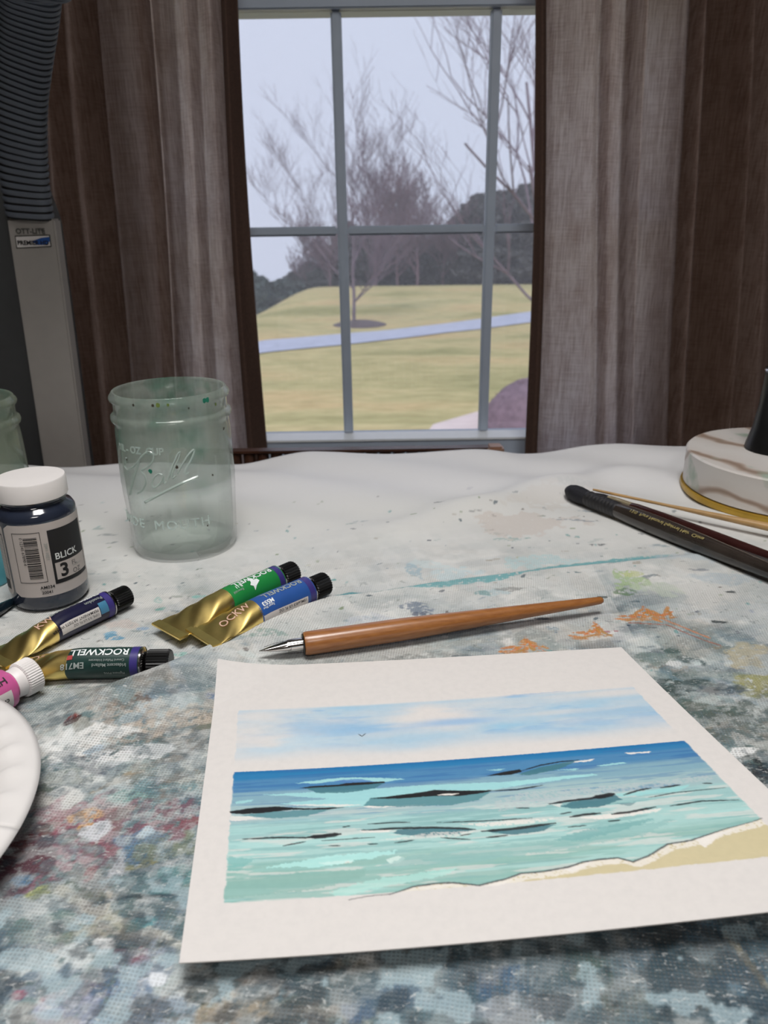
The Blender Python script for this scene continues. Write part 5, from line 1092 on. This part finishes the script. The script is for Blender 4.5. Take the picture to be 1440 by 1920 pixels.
# ------------------------------------------------------------------ marble disc with dark object
DX, DY, DR = .3945, .7075, .0985
ds = thing('marble_disc', 'round white marble-look lamp base with gold rim at the right edge', 'disc', (DX, DY, 0))
m_marb, q, b_ = newmat('veined_marble'); oc = objco(q)
wv = q.new('ShaderNodeTexWave'); wv.wave_type = 'BANDS'; wv.bands_direction = 'DIAGONAL'; wv.inputs['Scale'].default_value = 10; wv.inputs['Distortion'].default_value = 3.2; wv.inputs['Detail'].default_value = 3; wv.inputs['Detail Scale'].default_value = 1.2
q.link(q.mapping(oc, (1, 1, 1.3), (.3, .5, .7)), wv.inputs['Vector'])
c1 = q.ramp(wv.outputs['Fac'], [(.0, lin(150, 130, 116)), (.07, lin(186, 172, 162)), (.15, lin(206, 200, 195)), (1, lin(212, 208, 204))])
c2 = q.mix(q.ramp(q.noise(oc, 26, 4), [(.60, (0, 0, 0)), (.72, (1, 1, 1))]), c1, lin(160, 176, 160)); q.link(c2, b_.inputs['Base Color']); b_.inputs['Roughness'].default_value = .3
MB().lathe([(DR - .002, .0072), (DR, .0078), (DR, .0385), (DR - .0015, .040), (.001, .0402)], 160).build('marble_slab', m_marb, ds)
MB().lathe([(DR - .004, .0), (DR + .0015, .0005), (DR + .0025, .003), (DR + .0018, .0060), (DR - .004, .0072)], 160).build('gold_rim', M('gold_paint', lin(186, 150, 60), .35, .5, var=.12), ds)
p = at_z(1410, 850, .040); q2 = at_y(1433, 692, p[1] + .01)
bk = thing('black_stand', 'black flared stand on top of the marble disc', 'stand', (p[0] + .0285, p[1] + .012, .0402))
hb = float(q2[2] - .0402)
MB().lathe([(.0265, 0), (.0285, .001), (.0275, .006), (.0235, .022), (.021, .045), (.020, hb - .004), (.0205, hb - .002), (.0195, hb), (.001, hb)], 56).build('stand_body', m_black, bk)
MB().lathe([(.0206, hb - .0035), (.0211, hb - .002), (.0206, hb - .0005)], 56).build('stand_collar', m_silver, bk)
cv = [at_y(1380, 838, .835), at_y(1400, 812, .83), at_y(1425, 793, .825), at_y(1470, 770, .82), at_y(1560, 770, .80), at_y(1620, 880, .78), at_y(1700, 905, .78)]
cv[0][2] = max(cv[0][2], cloth_h(cv[0][0], cv[0][1]) + .002)
o = MB().tube([*cv], .0022, 8).build('power_cord', m_black); tag(recenter(o), 'thin black cord behind the marble disc', 'cord')

# ------------------------------------------------------------------ lamp with ribbed neck
m_lampwhite = M('lamp_white_plastic', lin(150, 145, 140), .5, var=.03); m_lampgrey = M('lamp_dark_shell', lin(60, 61, 62), .6, var=.05); m_rib = M('rubber_rib', lin(92, 98, 108), .5, var=.08); m_core = M('rubber_core', lin(18, 18, 20), .7)
LY = .95
lt = [at_y(12, 410, LY), at_y(101, 410, LY)]; lb = [at_y(80, 865, LY), at_y(160, 865, LY)]
dzz = lt[0][2] - lb[0][2]
lowL = lb[0] + (lb[0] - lt[0]) * ((lb[0][2] - FL) / dzz) * .25; lowR = lb[1] + (lb[1] - lt[1]) * ((lb[1][2] - FL) / dzz) * .25; lowL[2] = lowR[2] = FL + .03
lp = thing('floor_lamp', 'floor lamp with white column and dark ribbed arching neck at far left', 'lamp', (float(lowL[0] + lowR[0]) / 2, LY + .02, FL))
def quadprism(pts, y0, y1):
    b = MB(); n = len(pts); b.add([(p[0], y0, p[1]) for p in pts] + [(p[0], y1, p[1]) for p in pts], [tuple(range(n)), tuple(range(2*n-1, n-1, -1))] + [(i, (i+1) % n, n + (i+1) % n, n + i) for i in range(n)]); return b
quadprism([(lowL[0], lowL[2]), (lowR[0], lowR[2]), (lb[1][0], lb[1][2]), (lt[1][0], lt[1][2]), (lt[0][0], lt[0][2]), (lb[0][0], lb[0][2])], LY, LY + .02).build('column_front', m_lampwhite, lp, world=True, bevel=.002)
quadprism([(lowL[0] - .07, lowL[2]), (lowR[0] - .004, lowR[2]), (lb[1][0] - .012, lb[1][2]), (lt[1][0] - .014, lt[1][2] - .002), (lt[1][0] - .03, lt[1][2] + .07), (lt[0][0] - .09, lt[0][2] + .07), (lb[0][0] - .10, lb[0][2])], LY + .0215, LY + .062).build('column_shell', m_lampgrey, lp, world=True, bevel=.003)
MB().lathe([(.13, 0), (.135, .004), (.13, .022), (.06, .03), (.001, .031)], 64).map(lambda x, y, z: (x + float(lowL[0] + lowR[0]) / 2 - .02, y + LY + .03, z + FL)).build('lamp_base', m_lampgrey, lp, world=True)
# neck path (right-hand edge followed in the photograph)
ed = [at_y(101, 409, .955), at_y(93, 350, .948), at_y(88, 290, .937), at_y(86, 230, .92), at_y(88, 170, .90), at_y(95, 110, .875), at_y(104, 50, .845), at_y(113, -20, .805), at_y(122, -130, .74), np.array([-.27, .60, .74]), np.array([-.24, .46, .86]), np.array([-.22, .40, .885])]
w_n = lt[1][0] - lt[0][0]; ctr = [e - np.array([w_n / 2, 0, 0]) for e in ed]
def cr(P, n):
    P = [Vector(p) for p in P]; out = []; m = len(P) - 1
    for k in range(n):
        t = k / (n - 1) * m; i = min(int(t), m - 1); f = t - i; p0_, p1_, p2_, p3_ = P[max(i-1, 0)], P[i], P[i+1], P[min(i+2, m)]
        out.append(.5 * ((2*p1_) + (p2_-p0_)*f + (2*p0_-5*p1_+4*p2_-p3_)*f*f + (3*p1_-p0_-3*p2_+p3_)*f**3))
    return out
cp_ = cr(ctr, 400); dl = [0]
for i in range(1, 400): dl.append(dl[-1] + (cp_[i] - cp_[i-1]).length)
core = MB(); sh2 = []
def neck_frame(s):
    i = min(398, max(1, int(np.searchsorted(dl, s)))); p = cp_[i - 1].lerp(cp_[i], (s - dl[i-1]) / max(1e-9, dl[i] - dl[i-1])); t = (cp_[min(399, i + 6)] - cp_[max(0, i - 6)]).normalized()
    x = Vector((1, 0, 0)); x = (x - t * x.dot(t)).normalized(); return p, t, x, t.cross(x)
sec2 = [(w_n / 2 * (abs(cos(a)) ** .55) * (1 if cos(a) >= 0 else -1), .012 * (abs(sin(a)) ** .9) * (1 if sin(a) >= 0 else -1)) for a in np.linspace(0, 2 * pi, 41)[:-1]]
Vc = []; ns = 90
for k in range(ns):
    p, t_, x_, y_ = neck_frame(dl[-1] * k / (ns - 1))
    for (a_, b_3) in sec2: Vc.append(p + x_ * a_ * .95 + y_ * b_3 * .85)
m40 = len(sec2); core.add(Vc, [(i*m40+k, i*m40+(k+1) % m40, (i+1)*m40+(k+1) % m40, (i+1)*m40+k) for i in range(ns - 1) for k in range(m40)] + [tuple(range(m40)), tuple((ns-1)*m40 + k for k in range(m40))])
core.build('neck_core', m_core, lp, world=True)
pitch = .0080; rb = MB(); hh = pitch * .33; Vr = []
for zz_, sc in ((-hh, .965), (-hh * .6, 1.0), (hh * .6, 1.0), (hh, .965)):
    for (a_, b_3) in sec2: Vr.append((a_ * sc, b_3 * sc, zz_))
rb.add(Vr, [(i*m40+k, i*m40+(k+1) % m40, (i+1)*m40+(k+1) % m40, (i+1)*m40+k) for i in range(3) for k in range(m40)] + [tuple(range(m40)), tuple(3*m40 + k for k in range(m40))])
rib0 = None; k = 0
while (k + .6) * pitch < dl[-1] - .004:
    p, t_, x_, y_ = neck_frame((k + .6) * pitch)
    if rib0 is None: rib0 = rb.build('rib', m_rib, lp); o = rib0
    else: o = rib0.copy(); C.objects.link(o)
    o.parent = lp; mt = Matrix((x_, y_, t_)).transposed().to_4x4(); mt.translation = p - Vector(lp.location); o.matrix_local = mt; k += 1
# lamp head at the (unseen) end of the neck
p, t_, x_, y_ = neck_frame(dl[-1]); hd = MB().box(-.05, .05, -.012, .02, 0, .16); fr_ = [x_, y_, t_]
hd.map(lambda a_, b_3, c_: p + x_ * a_ + y_ * b_3 + t_ * c_).build('lamp_head', m_lampgrey, lp, world=True, bevel=.004)
# writing on the column
def col_xy(u, v): w = at_y(u, v, LY); return w
def coltext(s, u, v, size, mat, bold=0):
    o_ = col_xy(u, v); e = (col_xy(u + 40, v) - o_); e[2] += 0; e = e / np.linalg.norm(e); f_ = np.array([-e[2], 0, e[0]]); tm = text_mb(s, size, bold * size)
    tm.map(lambda x, y, z: o_ + e * x + f_ * y - np.array([0, .0006, 0])).build('lettering', mat, lp, world=True, smooth=False)
m_coltxt = M('grey_lettering', lin(70, 70, 66), .5)
coltext('OTT-LITE', 31, 438, .0080, m_coltxt, .03)
def colpatch(name, pts, mat, dy):
    P = [col_xy(*p) for p in pts]; n = len(P)
    MB().add([(a_[0], LY - dy, a_[2]) for a_ in P] + [(a_[0], LY + .0005, a_[2]) for a_ in P], [tuple(range(n)), tuple(range(2*n-1, n-1, -1))] + [(i, (i+1) % n, n + (i+1) % n, n + i) for i in range(n)]).build(name, mat, lp, world=True, smooth=False)
colpatch('badge_frame', [(28, 442), (94, 440), (97, 463), (31, 466)], m_coltxt, .0006); colpatch('badge', [(30, 444), (92, 442), (95, 461), (33, 464)], m_paperlabel, .0010)
colpatch('badge_swoosh', [(60, 452), (78, 446), (93, 444), (94, 452), (88, 459), (70, 459)], m_blue, .0012)
coltext('PREMIER HD', 34, 459, .0066, m_ink, .03)
for o in lp.children:
    if o.name.startswith('lettering'): o.location.y -= .0010

# misty air over the lawn
mh = bpy.data.materials.new('mist'); mh.use_nodes = True; nt = mh.node_tree; nt.nodes.clear()
oo = nt.nodes.new('ShaderNodeOutputMaterial'); vs_ = nt.nodes.new('ShaderNodeVolumeScatter'); vs_.inputs['Density'].default_value = .0055; vs_.inputs['Color'].default_value = (.97, .96, 1, 1)
nt.links.new(vs_.outputs[0], oo.inputs['Volume'])
hz_ = MB().box(-60, 60, 6, 85, -14, 30).build('mist', mh, smooth=False); tag(hz_, 'thin pale mist over the lawn and trees outside', 'mist'); hz_['kind'] = 'stuff'
# lettering belongs to the piece it is printed on
for t in list(C.objects):
    if t.parent is not None: continue
    ks = {c.name.split('.')[0]: c for c in t.children}
    host = ks.get('printed_sleeve') or ks.get('front_label') or ks.get('column_front') or ks.get('bottle_body') or None
    if host is None or t.name.startswith('mason'): continue
    for c in list(t.children):
        if c.name.split('.')[0] in ('lettering', 'barcode', 'barcode_frame', 'bird_emblem', 'flag_print', 'badge', 'badge_frame', 'badge_swoosh', 'black_block', 'volume_box', 'fraction_rule', 'teal_patch'): c.parent = host
